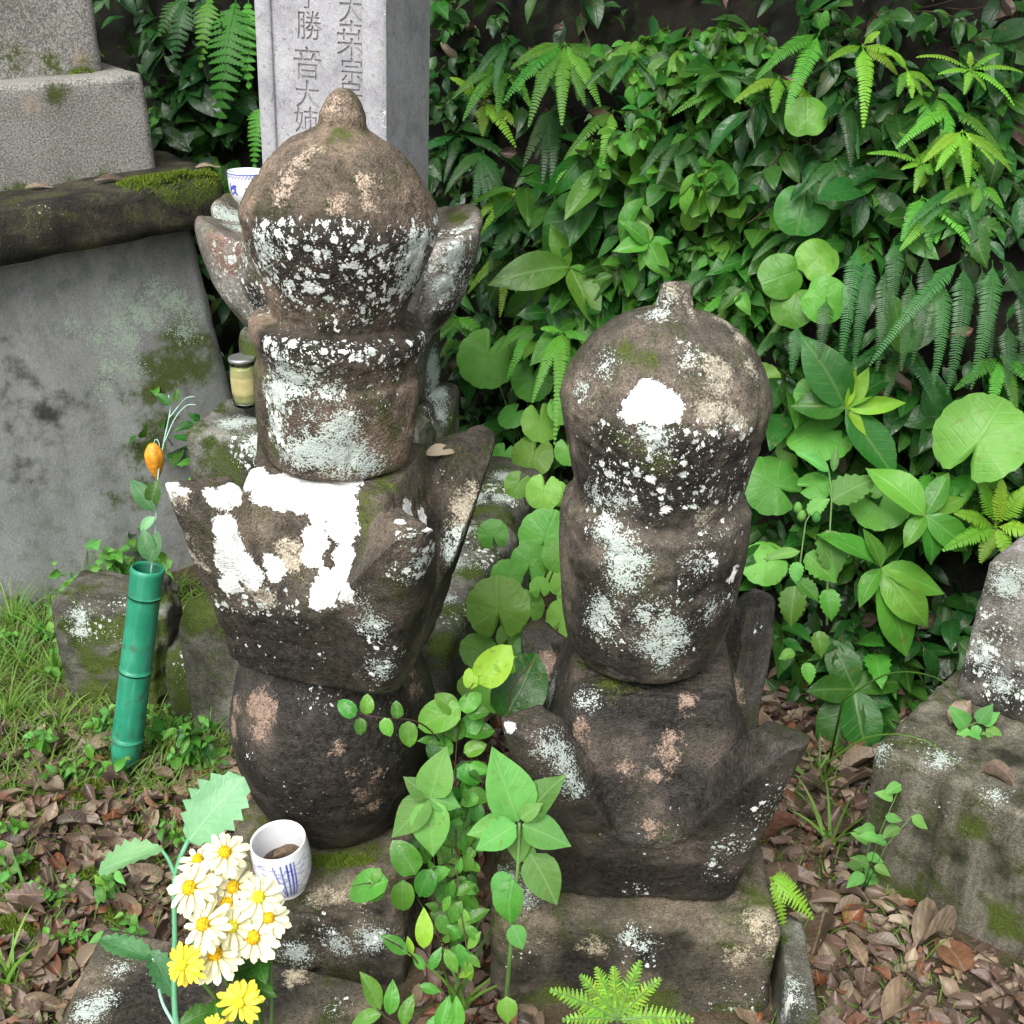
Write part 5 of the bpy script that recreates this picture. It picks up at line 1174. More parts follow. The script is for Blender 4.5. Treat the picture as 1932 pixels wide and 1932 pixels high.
def bamboo_vase(label, p0, p1, r, name='bamboo_vase', nodes=(0.13, 0.47, 0.80), tip=0.14):
    p0, p1 = Vector(p0), Vector(p1); H = (p1 - p0).length
    prof = [(0.001, H - 0.03), (r * 0.86, H - 0.028), (r * 0.88, H - 0.004), (r * 0.95, H), (r * 1.03, H - 0.004), (r * 1.03, H - 0.010), (r, H - 0.016)]
    for k in nodes:
        z = H * (1 - k); prof += [(r * 0.985, z + 0.006), (r * 1.03, z + 0.002), (r * 1.035, z - 0.001), (r * 0.97, z - 0.005)]
    prof += [(r * 0.94, H * tip), (r * 0.8, H * tip * 0.55), (r * 0.35, H * 0.02), (0.001, 0)]
    V, F = revolve(prof, 130, 40)
    o = empty(name, p0, label, 'vase'); o.rotation_euler = (p1 - p0).to_track_quat('Z', 'Y').to_euler()
    body = link('body', mesh('body', V, F, M['vase']), o)
    V, F = revolve([(0.001, 0.001), (r * 0.84, 0.001), (r * 0.84, -0.001), (0.001, -0.001)], 8, 32); w = link('hollow_shade', mesh('hollow_shade', V, F, M['vase_shade']), o); w.location = (0, 0, H - 0.022)  # dark disc below the rim paints the shaded hollow
    return o
vb = at_z(232, 1466, -0.02); vt = at_y(279, 1070, vb.y + 0.05)
bamboo_vase('green plastic bamboo flower vase stuck leaning in the ground', vb, vt, m_of(31, vt))
fvb = Vector((-0.262, 0.835, -0.03)); fvt = Vector((-0.258, 0.85, 0.24))
bamboo_vase('short green plastic vase holding the chrysanthemum bunch', fvb, fvt, 0.026, 'bamboo_vase', (0.3, 0.7))

# orange lantern stem standing in the green vase
M['lantern'] = plain_mat('orange_lantern_cloth', (0.65, 0.27, 0.02), 0.5, var=0.35, nscale=150)
M['wire'] = plain_mat('pale_plastic_stem', (0.30, 0.47, 0.40), 0.4, var=0.1)
dV = depth_of(vt)
af = empty('artificial_flower', vt, 'artificial stem with one orange lantern fruit standing in the green vase', 'artificial flower')
def pstem(o, pts, d, r=0.0016, mat='wire', name='stem'):
    return add_tube(o, name, [Vector(v) for v in catmull([tuple(at_depth(x, y, d)) for x, y in pts], 14)], r, r * 0.7, mat, 5)
pstem(af, [(284, 1085), (292, 1020), (298, 900), (310, 830), (322, 770), (318, 745)], dV)
pstem(af, [(310, 835), (330, 790), (352, 765), (370, 764)], dV, 0.0012); pstem(af, [(318, 790), (330, 775), (350, 752), (368, 748)], dV, 0.0012)
pstem(af, [(302, 880), (300, 835), (292, 830), (290, 845)], dV, 0.001)
pstem(af, [(290, 1030), (275, 1010), (268, 1025), (270, 1050)], dV, 0.001)
rib = lambda th, z: 1 + 0.10 * np.abs(np.cos(2.5 * th))
V, F = revolve([(0.001, 0.016), (0.006, 0.015), (0.0125, 0.006), (0.013, -0.004), (0.009, -0.016), (0.003, -0.026), (0.0005, -0.029)], 24, 40, rib); V *= 1.05; V[:, 2] *= 1.35
lt = link('lantern', mesh('lantern', V, F, M['lantern']), af); lt.location = at_depth(291, 862, dV) - af.location
for bx, by, tx, ty, m_ in ((290, 965, 250, 905, 'plastic_leaf_dark'), (292, 975, 262, 1000, 'plastic_leaf'), (298, 905, 280, 960, 'leaf_mid'), (322, 765, 296, 742, 'leaf_mid'), (330, 760, 335, 735, 'leaf_mid'), (284, 1060, 270, 1000, 'plastic_leaf_dark'), (282, 1062, 296, 1005, 'plastic_leaf_dark')):
    leaf_px(af, bx, by, tx, ty, dV - 0.01, 'ellip', m_, 1.2, 0.6)
# chrysanthemums
def petal_mat():
    t = NT('cream_petal'); uv = t.n('ShaderNodeUVMap').outputs[0]; sx = t.n('ShaderNodeSeparateXYZ'); t.put(sx.inputs[0], uv)
    col = t.mix(t.maprange(sx.outputs[1], 0.0, 0.45), (0.80, 0.70, 0.16), (0.86, 0.83, 0.58))
    p = t.pbr(col, 0.5, None, 0.3); tr = t.n('ShaderNodeBsdfTranslucent'); t.put(tr.inputs['Color'], col)
    ms = t.n('ShaderNodeMixShader'); ms.inputs[0].default_value = 0.3; t.t.links.new(p, ms.inputs[1]); t.t.links.new(tr.outputs[0], ms.inputs[2]); return t.done(ms.outputs[0])
M['petal'] = petal_mat(); M['petal_y'] = leaf_mat('yellow_petal', (0.78, 0.68, 0.03), (0.85, 0.78, 0.10), 0.5, vamt=0, var=0.08, blemish=0)
M['disc'] = plain_mat('orange_flower_disc', (0.58, 0.34, 0.015), 0.9, 0.1, 0.7, 14); M['disc_y'] = plain_mat('yellow_flower_disc', (0.62, 0.58, 0.03), 0.9, 0.1, 0.6, 14)
def disc_mesh(mat):
    k = 'disc_' + mat
    if k not in _lm:
        V, F = revolve([(0.001, 0.15), (0.1, 0.16), (0.19, 0.12), (0.24, 0.04), (0.2, -0.05), (0.05, -0.1), (0.001, -0.1)], 18, 24); V = roughen(V, F, 0.03, 18, 3, 2)
        _lm[k] = mesh('centre', V, F, M[mat])
    return _lm[k]
heads = [(362, 1676, 104, 0), (442, 1674, 92, 0), (431, 1706, 100, 0), (388, 1746, 100, 0), (438, 1748, 92, 1), (506, 1732, 84, 0), (478, 1768, 98, 0), (408, 1802, 104, 0), (348, 1820, 84, 2), (452, 1890, 84, 3), (424, 1610, 88, 0), (376, 1626, 80, 0), (488, 1694, 92, 1), (400, 1656, 84, 0), (405, 1938, 44, 3)]
for i, (x, y, dia, ty) in enumerate(heads):
    d = 1.13 + 0.0003 * (1750 - y) * 0.4 + rng.uniform(-0.02, 0.02); C = at_depth(x, y, d); s = m_of(dia * 0.92, C)
    lab = {0: 'cream-white chrysanthemum with orange-yellow centre in the flower bunch', 1: 'cream chrysanthemum with greenish yellow centre in the flower bunch', 2: 'pale lemon chrysanthemum with yellow-green centre at the bunch edge', 3: 'small all-yellow chrysanthemum below the cream flower bunch'}[ty]
    fl = empty('chrysanthemum', C, lab, 'flower', 'chrysanthemums of kind %s in the front bunch' % 'ABCD'[ty] if False else {0: 'cream chrysanthemums with orange centres', 1: 'cream chrysanthemums with greenish centres', 2: 'lemon chrysanthemums', 3: 'yellow chrysanthemums'}[ty])
    out = Vector(((x - 430) / 260.0, -0.55 - (y - 1740) / 500.0, 0.75)); nrm = (out + rv(0.25)).normalized()
    A = nrm.orthogonal().normalized(); B = nrm.cross(A)
    for ring, (np_, ln, up) in enumerate(((17, 0.54, 0.12), (10, 0.46, 0.32))):
        for k in range(np_):
            a = 6.283 * (k + 0.5 * ring) / np_ + rng.uniform(-0.12, 0.12); ax = A * math.cos(a) + B * math.sin(a) + nrm * (up + rng.uniform(-0.2, 0.12) - 0.25)
            add_leaf(fl, 'petal', lmesh('petal', 'petal_y' if ty == 3 else ('petal' if ty != 2 else 'petal_y'), rng.randrange(4)), frame(C + nrm * (0.003 * ring) + ax.normalized() * (s * 0.05), ax, nrm, s * ln * rng.uniform(0.8, 1.1), rng.uniform(0.8, 1.25)))
    cdisc = link('centre', disc_mesh('disc' if ty == 0 else 'disc_y'), fl, Matrix.Translation(-fl.location) @ frame(C + nrm * 0.004, A, nrm, s * 0.62 * (1 if ty == 0 else 0.9)))
    add_tube(fl, 'stem', bez(C - nrm * 0.004, fvt + Vector((rng.uniform(-.012, .012), rng.uniform(-.012, .012), -0.02)), Vector((0, 0.02, -0.05)) - nrm * 0.03, 9), 0.0022, 0.0022, 'stem', 5)
    if i % 2 == 0:
        q = C.lerp(fvt, 0.35)
        for k in range(2): add_leaf(fl, 'leaf', lmesh('tooth', 'leaf_mid', k), frame(q + rv(0.006), Vector((rng.uniform(-1, 1), -0.5, 0.1)), LIGHT, 0.035))
sp_ = empty('artificial_leaf_sprig', fvt, 'artificial sprig of pale green toothed leaves above the chrysanthemum bunch', 'artificial flower')
dS = 1.16
pstem(sp_, [(372, 2060), (332, 1925), (330, 1760), (330, 1650), (356, 1584)], dS, 0.0035, 'stem_plastic'); pstem(sp_, [(330, 1650), (318, 1622), (304, 1602)], dS, 0.0025, 'stem_plastic')
pstem(sp_, [(330, 1935), (306, 1890), (296, 1840), (288, 1808)], dS, 0.002, 'wire')
leaf_px(sp_, 354, 1590, 446, 1474, dS, 'holly', 'plastic_leaf', 0.92, 0.7, 0.0, var=1, jit=0.02)
leaf_px(sp_, 308, 1602, 186, 1634, dS, 'holly', 'plastic_leaf', 0.6, 0.25, 0.05, var=2, jit=0.02)
leaf_px(sp_, 330, 1880, 290, 1800, dS, 'holly', 'plastic_leaf_dark', 0.7, 0.4, 0.05, var=0, jit=0.02)
leaf_px(sp_, 292, 1812, 196, 1770, dS, 'holly', 'plastic_leaf_dark', 0.55, 0.3, 0.05, var=3, jit=0.02)
# cups with blue brushwork
def glaze_mat():
    t = NT('white_glaze_blue_print'); ink = t.attr('ink').outputs['Fac']
    return t.done(t.pbr(t.mix(ink, (0.80, 0.81, 0.83), (0.03, 0.06, 0.42)), 0.12, None, 0.5))
M['glaze'] = glaze_mat(); M['tea'] = plain_mat('brown_tea', (0.035, 0.016, 0.008), 0.05)
def tea_cup(label, loc, rad, H, prof, style, tilt=(0, 0, 0), tea=None):
    nr, ns = 150, 180
    P = [(r * rad, z * H) for r, z in prof]
    V, F = revolve(P, nr, ns)
    o = empty('tea_cup', loc, label, 'cup'); o.rotation_euler = tilt
    me = mesh('body', V, F, M['glaze']); ink = np.zeros(len(V))
    pr = catmull(P, nr); zmax = H
    split = int(np.argmax(pr[:, 1] >= H * 0.985)) if prof[0][1] < 0.5 else 0
    th = np.arctan2(V[:, 1], V[:, 0]); rr = np.hypot(V[:, 0], V[:, 1]); z = V[:, 2] / H
    row = np.concatenate([np.repeat(np.arange(nr), ns), [0, nr - 1]])
    outer = row < split if prof[0][1] < 0.5 else row > nr
    rg = random.Random(4)
    def stroke(t0, z0, t1, z1, w, v=1.0):
        n_ = 2 * math.pi; d0 = (th - t0 + math.pi) % n_ - math.pi; dx = d0 * rad / H; ax = (t1 - t0) * rad / H; az = z1 - z0; L2 = ax * ax + az * az + 1e-9
        s = np.clip((dx * ax + (z - z0) * az) / L2, 0, 1); dist = np.hypot(dx - s * ax, z - z0 - s * az)
        np.maximum(ink, np.where(outer, np.clip((w - dist) / 0.012 + 0.5, 0, 1) * v, 0), out=ink)
    if style == 'bamboo':
        c = R(-70)
        for k, (a, b, w) in enumerate(((-0.05, 0.0, 0.012), (0.16, 0.14, 0.014), (0.30, 0.27, 0.016), (0.42, 0.38, 0.012), (-0.32, -0.02, 0.010))): stroke(c + b, 0.14, c + a, 0.86, w)
        for k in range(150):
            t0 = rg.uniform(-math.pi, math.pi); z0 = rg.choice((0.22, 0.4, 0.55, 0.62, 0.75, 0.8)) + rg.uniform(-0.06, 0.06); a = rg.uniform(-0.5, 0.5) + (math.pi if rg.random() < 0.5 else 0)
            stroke(t0, z0, t0 + 0.26 * math.cos(a), z0 + 0.07 * math.sin(a) - 0.02, 0.009, rg.uniform(0.5, 0.9))
    else:
        for k in range(36): stroke(k * 0.1745, 0.93, k * 0.1745 + 0.087, 0.84, 0.012, 0.85); stroke(k * 0.1745 + 0.087, 0.84, k * 0.1745 + 0.1745, 0.93, 0.012, 0.85)
        stroke(-3.14, 0.96, 0, 0.96, 0.02); stroke(0, 0.96, 3.14, 0.96, 0.02)
        for k in range(6):
            c = R(-170) + k * 1.05
            for q in range(7): stroke(c + rg.uniform(-0.3, 0.3), rg.uniform(0.35, 0.7), c + rg.uniform(-0.3, 0.3), rg.uniform(0.35, 0.7), 0.03, 0.95)
    fattr(me, 'ink', ink); link('body', me, o)
    if tea: 
        V, F = revolve([(0.001, 0), (tea[0] * rad, 0), (tea[0] * rad, -0.002), (0.001, -0.002)], 8, 40); tq = link('tea', mesh('tea', V, F, M['tea']), o); tq.location = (0, 0, tea[1] * H)
    return o
yun = [(0.001, 0.03), (0.56, 0.03), (0.58, 0.0), (0.66, 0.0), (0.68, 0.05), (0.80, 0.14), (0.96, 0.33), (1.03, 0.55), (1.03, 0.78), (0.99, 0.96), (0.965, 1.0), (0.91, 0.97), (0.93, 0.78), (0.90, 0.45), (0.75, 0.18), (0.3, 0.08), (0.001, 0.08)]
cp = at_z(543, 1672, 0.171)
tea_cup('white tea cup with blue bamboo brushwork and a leaf floating inside on the mossy base', cp, m_of(52, cp), 0.083, yun, 'bamboo', (R(4), R(-3), R(-6)), (0.88, 0.50))
fl_ = link('fallen_leaf', lmesh('dead', 'dead', 1), None, frame(cp + Vector((-0.016, -0.004, 0.047)), (1, 0.15, 0.05), (0, -0.1, 1), 0.038, 1.1)); tag(fl_, 'brown leaf floating in the blue-patterned tea cup', 'leaf')
bowl = [(0.001, 0.06), (0.42, 0.06), (0.44, 0.0), (0.52, 0.0), (0.54, 0.08), (0.75, 0.22), (0.92, 0.45), (0.98, 0.72), (1.0, 0.97), (0.985, 1.0), (0.95, 0.97), (0.92, 0.7), (0.7, 0.3), (0.2, 0.14), (0.001, 0.14)]
bpy.context.view_layer.update()
cp2 = at_y(470, 388, 2.10)
tea_cup('small white cup with blue geometric print standing on the lotus base', (cp2.x, cp2.y, cp2.z), m_of(37, cp2), m_of(64, cp2), bowl, 'geo', (0, R(2.6), R(40)))
# jar
tj = NT('jar_glass'); gl = tj.n('ShaderNodeBsdfGlass'); gl.inputs['Roughness'].default_value = 0.03; gl.inputs['IOR'].default_value = 1.2; gl.inputs['Color'].default_value = (0.93, 0.97, 0.93, 1); M['glass'] = tj.done(gl.outputs[0])
M['liquid'] = plain_mat('cloudy_yellow_liquid', (0.46, 0.41, 0.19), 0.3, 0.4, 0.25, 30); M['tin'] = plain_mat('dull_metal_lid', (0.55, 0.56, 0.58), 0.35, 0.5, 0.1, 60, Metallic=0.85)
jp = at_y(465, 762, 2.02); jr = m_of(24, jp); jh = m_of(84, jp) / 0.93
jar = empty('glass_jar', jp, 'tall glass jar of cloudy yellow water with metal lid on the pillar plinth', 'jar')
V, F = revolve([(0.001, 0.0), (jr * 0.9, 0.0), (jr, 0.005), (jr, jh * 0.86), (jr * 0.93, jh * 0.93), (jr * 0.93, jh), (jr * 0.87, jh), (jr * 0.87, jh * 0.9), (jr * 0.94, jh * 0.84), (jr * 0.94, 0.008), (0.001, 0.006)], 60, 40); link('glass', mesh('glass', V, F, M['glass']), jar)
V, F = revolve([(0.001, 0.009), (jr * 0.92, 0.009), (jr * 0.92, jh * 0.80), (0.001, jh * 0.80)], 30, 40); link('liquid', mesh('liquid', V, F, M['liquid']), jar)
V, F = revolve([(0.001, jh * 1.035), (jr * 0.8, jh * 1.03), (jr * 0.98, jh * 1.035), (jr * 1.04, jh * 1.01), (jr * 1.04, jh * 0.965), (jr * 0.96, jh * 0.96), (jr * 0.95, jh * 1.0), (0.001, jh * 1.0)], 40, 40); link('lid', mesh('lid', V, F, M['tin']), jar)

# ================================================================== GROUND COVER
def inside(x, y, poly):
    c = False; j = len(poly) - 1
    for i in range(len(poly)):
        xi, yi = poly[i]; xj, yj = poly[j]
        if ((yi > y) != (yj > y)) and (x < (xj - xi) * (y - yi) / (yj - yi) + xi): c = not c
        j = i
    return c
def rect(cx, cy, hx, hy, a): return [(cx + rot2((sx * hx, sy * hy), a)[0], cy + rot2((sx * hx, sy * hy), a)[1]) for sx, sy in ((-1, -1), (1, -1), (1, 1), (-1, 1))]
cc = Vector((0.515, 1.385, 0)) + q1 * 0.375 + q2 * 0.3
FOOT = [[(-0.56, 0.93), (-0.20, 0.88), (-0.168, 1.105), (-0.548, 1.203)], rect(-0.255, 1.322, 0.135, 0.14, R(-8)), rect(0.163, 1.325, 0.19, 0.195, R(-2)), rect(-0.247, 2.054, 0.25, 0.38, RZ), rect(kb.location.x, kb.location.y, 0.115, 0.07, R(-8)), rect(cc.x, cc.y, 0.375, 0.30, RA),
        [(0.335, 1.0), (0.372, 1.0), (0.39, 1.21), (0.353, 1.22)]]
cb = body.matrix_world.translation; FOOT.append(rect(cb.x, cb.y, 0.65, 0.4, PHI))
def free(x, y): return not any(inside(x, y, f) for f in FOOT)
def gpos():
    while True:
        k = rng.random()
        if k < 0.46: x, y = rng.uniform(-0.95, -0.27), rng.uniform(1.0, 1.78)
        elif k < 0.86: x, y = rng.uniform(0.30, 1.0), rng.uniform(0.85, 1.85)
        else: x, y = rng.uniform(-0.13, 0.04), rng.uniform(0.95, 2.35)
        if y > foot(x) + 0.02: continue
        if x < -0.3 and y > 1.55 and rng.random() < (y - 1.55) * 4: continue
        if free(x, y): return x, y
def dead_frame(x, y, z, size):
    n_ = Vector((rng.gauss(0, 0.3), rng.gauss(0, 0.3) - 0.05, 1)); a = rng.uniform(0, 6.283)
    if rng.random() < 0.4: n_ = -n_
    return frame(Vector((x, y, ground_z(x, y) + z)), Vector((math.cos(a), math.sin(a), rng.uniform(-0.15, 0.15))), n_, size, rng.uniform(0.85, 1.35))
for var in range(3):
    ms = [dead_frame(*gpos(), rng.uniform(0.001, 0.012), rng.uniform(0.022, 0.055)) for _ in range(860)]
    tag(merged('leaf_litter', leaf_tpl('dead', var + 4, 6, 5), ms, 'dead'), 'carpet of brown dead leaves around the stones', 'leaf litter', None, 'stuff')
ms = [dead_frame(*gpos(), rng.uniform(0.002, 0.016), rng.uniform(0.008, 0.022)) for _ in range(1300)]
tag(merged('leaf_litter', leaf_tpl('dead', 9, 4, 3), ms, 'dead'), 'crumbled leaf fragments between the dead leaves', 'leaf litter', None, 'stuff')
for i in range(300):
    x, y = gpos(); right = x > 0.25
    o = link('fallen_leaf', lmesh(rng.choice(('dead', 'dead', 'dead', 'ellip', 'ovate', 'lance')), 'dead', rng.randrange(8)), None, dead_frame(x, y, rng.uniform(0.010, 0.024), (0.035 + 0.055 * rng.random() ** 1.7) if right else (0.026 + 0.04 * rng.random() ** 1.5)))
    z_ = 'beside the long low block' if right else ('on the ground around the green vase and slab' if x < -0.25 else 'in the gap between the two stupas')
    tag(o, 'curled brown dead leaf ' + z_, 'leaf', 'dead leaves ' + z_)
for px_, py_, Y_, s_, lab in ((66, 372, None, 0.05, 'pale curled dead leaf lying on the mossy ledge'), (200, 358, None, 0.07, 'long twisted dead leaf lying on the mossy ledge'), (392, 332, None, 0.05, 'brown leaf resting at the ledge end')):
    hit = BVHTree.FromPolygons([ledge.matrix_world @ v.co for v in ledge.data.vertices], [tuple(p.vertices) for p in ledge.data.polygons]).ray_cast(C_O, ray(px_, py_).normalized())
    if hit[0]: tag(link('fallen_leaf', lmesh('lance', 'dead', 2), None, frame(hit[0] + nb_ * 0.06 + Vector((0, 0, 0.008)), (1, 0.5, 0.0), (0.1, -0.2, 1), s_, 1.2)), lab, 'leaf')
def hit_on(o, x, y):
    return BVHTree.FromPolygons([o.matrix_world @ v.co for v in o.data.vertices], [tuple(p.vertices) for p in o.data.polygons]).ray_cast(C_O, ray(x, y).normalized())[0]
h = hit_on(bl, 1850, 1460)
if h: tag(link('fallen_leaf', lmesh('dead', 'dead', 3), None, frame(h + Vector((0, 0, 0.004)), (0.6, -0.5, 0), (0, 0, 1), 0.045, 1.2)), 'tan dead leaf lying on top of the long low block', 'leaf')
h = hit_on(bl, 1790, 1375)
if h: tag(link('fallen_leaf', lmesh('dead', 'dead', 5), None, frame(h + Vector((0, 0, 0.006)), (0.6, 0.5, 0), (0, 0, 1), 0.06, 1.2)), 'dark brown leaf against the foot of the pale-topped block', 'leaf')
h = hit_on(roof_l, 835, 868)
M['dead_pale'] = leaf_mat('pale_dead_leaf', (0.50, 0.42, 0.28), (0.6, 0.52, 0.36), 0.5, vein=(0.4, 0.32, 0.2), vamt=0.3, var=0.1, blemish=0.1)
if h: tag(link('fallen_leaf', lmesh('ellip', 'dead_pale', 2), None, frame(h + Vector((-0.022, 0.0, 0.008)), (1, 0.1, 0.2), (0, -0.6, 0.8), 0.042, 1.0)), 'cream dry leaf caught behind the horn of the white-patched roof stone', 'leaf')

for i in range(26):
    x, y = gpos(); a = rng.uniform(0, 6.283); L = rng.uniform(0.06, 0.16); z0 = ground_z(x, y) + 0.02
    zn = 'beside the long low block' if x > 0.25 else ('near the green vase and slab' if x < -0.25 else 'in the gap between the stupas')
    tw = empty('fallen_twig', (x, y, z0), 'thin fallen twig on the leaf litter ' + zn, 'twig', 'fallen twigs ' + zn)
    add_tube(tw, 'stem', bez((x, y, z0), (x + L * math.cos(a), y + L * math.sin(a), z0 + rng.uniform(-0.004, 0.012)), rv(0.012), 7), 0.0014, 0.0007, 'stem_brown', 4)
# grass and small weeds
def blade(p, d, L, w, V, F, UV):
    k = len(V); n = 6; q = Vector(p); dd = Vector(d).normalized(); S = dd.cross(Vector((0, -1, 0.3))).normalized()
    for i in range(n):
        t = i / (n - 1); ww = w * (1 - t) ** 0.6 + 0.0002
        V += [q - S * ww, q + S * ww]; UV += [(0.5, t), (0.6, t)]; q = q + dd * (L / n); dd = (dd + Vector((0, 0, -0.16 - 0.1 * t))).normalized()
    for i in range(n - 1): o = k + i * 2; F.append((o, o + 1, o + 3, o + 2))
def tuft(x, y, n, L, label, group=None, w=0.0018):
    o = empty('grass_tuft', (x, y, ground_z(x, y)), label, 'grass', group)
    for i in range(n):
        V, F, UV = [], [], []; a = rng.uniform(0, 6.283); s = rng.uniform(0.25, 1.1)
        blade((rng.uniform(-.012, .012), rng.uniform(-.012, .012), 0), (math.cos(a) * s, math.sin(a) * s, 1), L * rng.uniform(0.5, 1.2), w * rng.uniform(0.7, 1.4), V, F, UV)
        link('blade', mesh('blade', V, F, M['grass'], True, UV), o)
for px_, py_, n, L in ((40, 1200, 16, 0.13), (90, 1150, 16, 0.14), (20, 1290, 14, 0.11), (150, 1080, 14, 0.16), (60, 1080, 14, 0.14), (110, 1230, 12, 0.11), (200, 1030, 12, 0.16), (30, 1130, 14, 0.15)):
    g = at_z(px_, py_ + 60, 0); tuft(g.x, g.y, n + 6, L, 'long-bladed grass tuft growing along the foot of the tomb pedestal', 'grass tufts by the pedestal')
for px_, py_, n, L, lab in ((110, 1375, 16, 0.08, 'broad-bladed grass clump at the edge of the leaf litter'), (330, 1600, 12, 0.06, 'short grass clump beside the artificial leaves'), (1540, 1480, 14, 0.12, 'thin grass clump right of the horned roof stone'), (1560, 1600, 12, 0.13, 'arching grass clump between base stone and long low block'), (870, 1900, 12, 0.2, 'wiry grass clump in the gap between bases'), (310, 1400, 10, 0.08, 'sparse grass clump beside the small mossy rock'), (40, 1700, 9, 0.10, 'grass clump in the litter left of the flat slab'), (20, 1850, 10, 0.12, 'grass clump beside the flat slab corner')):
    g = at_z(px_, py_, 0); tuft(g.x, g.y, n, L, lab, None, 0.0022)
V, F, UV = [], [], []
for i in range(8000):
    k = rng.random()
    if k < 0.62: x, y = rng.uniform(-1.15, -0.45), rng.uniform(1.55, 2.25)
    elif k < 0.9: x, y = rng.uniform(-0.95, -0.3), rng.uniform(1.0, 1.7)
    else: x, y = rng.uniform(0.33, 0.6), rng.uniform(0.9, 1.7)
    if not free(x, y): continue
    a = rng.uniform(0, 6.283); s = rng.uniform(0.3, 1.5)
    blade((x, y, ground_z(x, y)), (math.cos(a) * s, math.sin(a) * s, 1), rng.uniform(0.025, 0.09) if k < 0.62 else rng.uniform(0.015, 0.05), 0.0012, V, F, UV)
tag(link('short_grass', mesh('short_grass', V, F, M['grass'], True, UV)), 'thin short grass scattered over the ground', 'grass', None, 'stuff')
def weed(x, y, kinds, size, n, H, label, group, name='weed', z=None, nst=3):
    o = empty(name, (x, y, ground_z(x, y) if z is None else z), label, 'weed', group)
    for i in range(nst): sprig(o, o.location, Vector((rng.uniform(-.7, .7), rng.uniform(-.9, .3), 1)), H * rng.uniform(0.6, 1.2), n, kinds, size, 0.5, 0.2, 'stem', r=0.0009)
for i in range(52):
    while True:
        x, y = (rng.uniform(-1.12, -0.5), rng.uniform(1.62, 2.2)) if i < 40 else (rng.uniform(-0.95, -0.42), rng.uniform(1.2, 1.7))
        if free(x, y): break
    nearp = y > 1.9; vz = y < 1.62
    weed(x, y, [('ovate', 'leaf_young'), ('ovate', 'leaf_pale'), ('oval', 'leaf_young')], rng.uniform(0.012, 0.025), 7, 0.07, 'small light green weed ' + ('at the foot of the tomb pedestal' if nearp else 'in the leaf litter near the green vase' if vz else 'in front of the tomb pedestal among grass'), 'small weeds ' + ('at the pedestal foot' if nearp else 'in the litter' if vz else 'before the pedestal'))
for px_, py_, sz, lab in ((215, 1010, 0.035, 'leafy weed with broad leaves growing behind the kerb stone'), (180, 1050, 0.03, 'bright leafy weed beside the mossy kerb stone'), (260, 990, 0.03, 'leafy weed left of the vase top')):
    p = at_z(px_, py_ + 40, 0.1); weed(p.x, p.y, [('ovate', 'leaf_young'), ('ovate', 'leaf_pale')], sz, 9, 0.16, lab, None, nst=6)
for px_, py_, lab in ((360, 800, 'evergreen seedling with yellow leaves beside the pillar plinth'), (390, 850, 'small evergreen seedling beside the lantern flower'), (352, 1150, 'glossy seedling under the white-patched roof stone')):
    p = at_z(px_, py_ + 60, 0.25); sm = py_ > 1000; weed(p.x, p.y, [('ellip', 'leaf_young'), ('ellip', 'leaf_mid'), ('ovate', 'leaf_mid')], 0.03 if sm else 0.05, 8, 0.08 if sm else 0.20, lab, None, 'seedling', 0.05 if sm else 0.24, 4)
p = at_z(975, 1110, 0.0); weed(p.x, p.y, [('ellip', 'leaf_young'), ('ellip', 'leaf_yellow')], 0.03, 8, 0.12, 'thin reddish-yellow seedling beside the mossy plinth side', None, 'seedling')
for px_, py_, n in ((1700, 1480, 5), (1650, 1560, 5), (1720, 1540, 4), (1630, 1650, 5)):
    h = hit_on(bl, px_, py_) or at_z(px_, py_, 0)
    pl_ = empty('creeper', at_z(1625, 1690, 0), 'thin creeper with small pointed leaves on the long low block', 'vine', 'thin creepers on the low block')
    d = depth_of(h) - 0.012
    add_tube(pl_, 'stem', [pl_.location, at_depth((1625 + px_) / 2, (1690 + py_) / 2 - 20, d), at_depth(px_, py_, d)], 0.0009, 0.0006, 'stem', 4)
    for k in range(n):
        t = (k + 1) / n; x = 1625 + (px_ - 1625) * t; y = 1690 + (py_ - 1690) * t - 25 * math.sin(3.14 * t); leaf_px(pl_, x, y, x + rng.choice((-32, 32)), y + rng.uniform(-20, 24), d, 'ovate', 'leaf_pale', 1.0, 0.6)
cr = empty('creeper', (lambda v: v)(hit_on(bl, 1800, 1360) or at_z(1800, 1360, 0.24)), 'rooted cluster of soft oval leaves on top of the long low block', 'vine')
dC = depth_of(cr.location) - 0.03
add_tube(cr, 'stem', [cr.location, at_depth(1825, 1370, dC), at_depth(1850, 1360, dC)], 0.001, 0.0008, 'stem', 4)
for bx, by, tx, ty in ((1825, 1372, 1795, 1335), (1825, 1375, 1835, 1440), (1845, 1365, 1872, 1330), (1845, 1368, 1838, 1395), (1860, 1375, 1895, 1400), (1855, 1380, 1870, 1418), (1825, 1372, 1805, 1395), (1850, 1365, 1885, 1345)): leaf_px(cr, bx, by, tx, ty, dC, 'ovate', 'leaf_pale', 1.1, 0.7)
# arching grass blades over the block
ar = empty('arching_grass', at_z(1560, 1460, 0), 'two long grass blades arching over the long low block', 'grass')
for pts in ([(1560, 1440, 1.75), (1640, 1390, 1.68), (1740, 1395, 1.62), (1830, 1460, 1.6)], [(1590, 1320, 1.85), (1680, 1270, 1.8), (1770, 1280, 1.75), (1822, 1330, 1.72)]):
    Pq = [Vector(v) for v in catmull([tuple(at_depth(*q)) for q in pts], 12)]
    Pq = [ar.location.copy()] + Pq
    V, F = tube([p - ar.location for p in Pq], 0.0022, 0.0006, 4); link('blade', mesh('blade', V, F, M['grass']), ar)

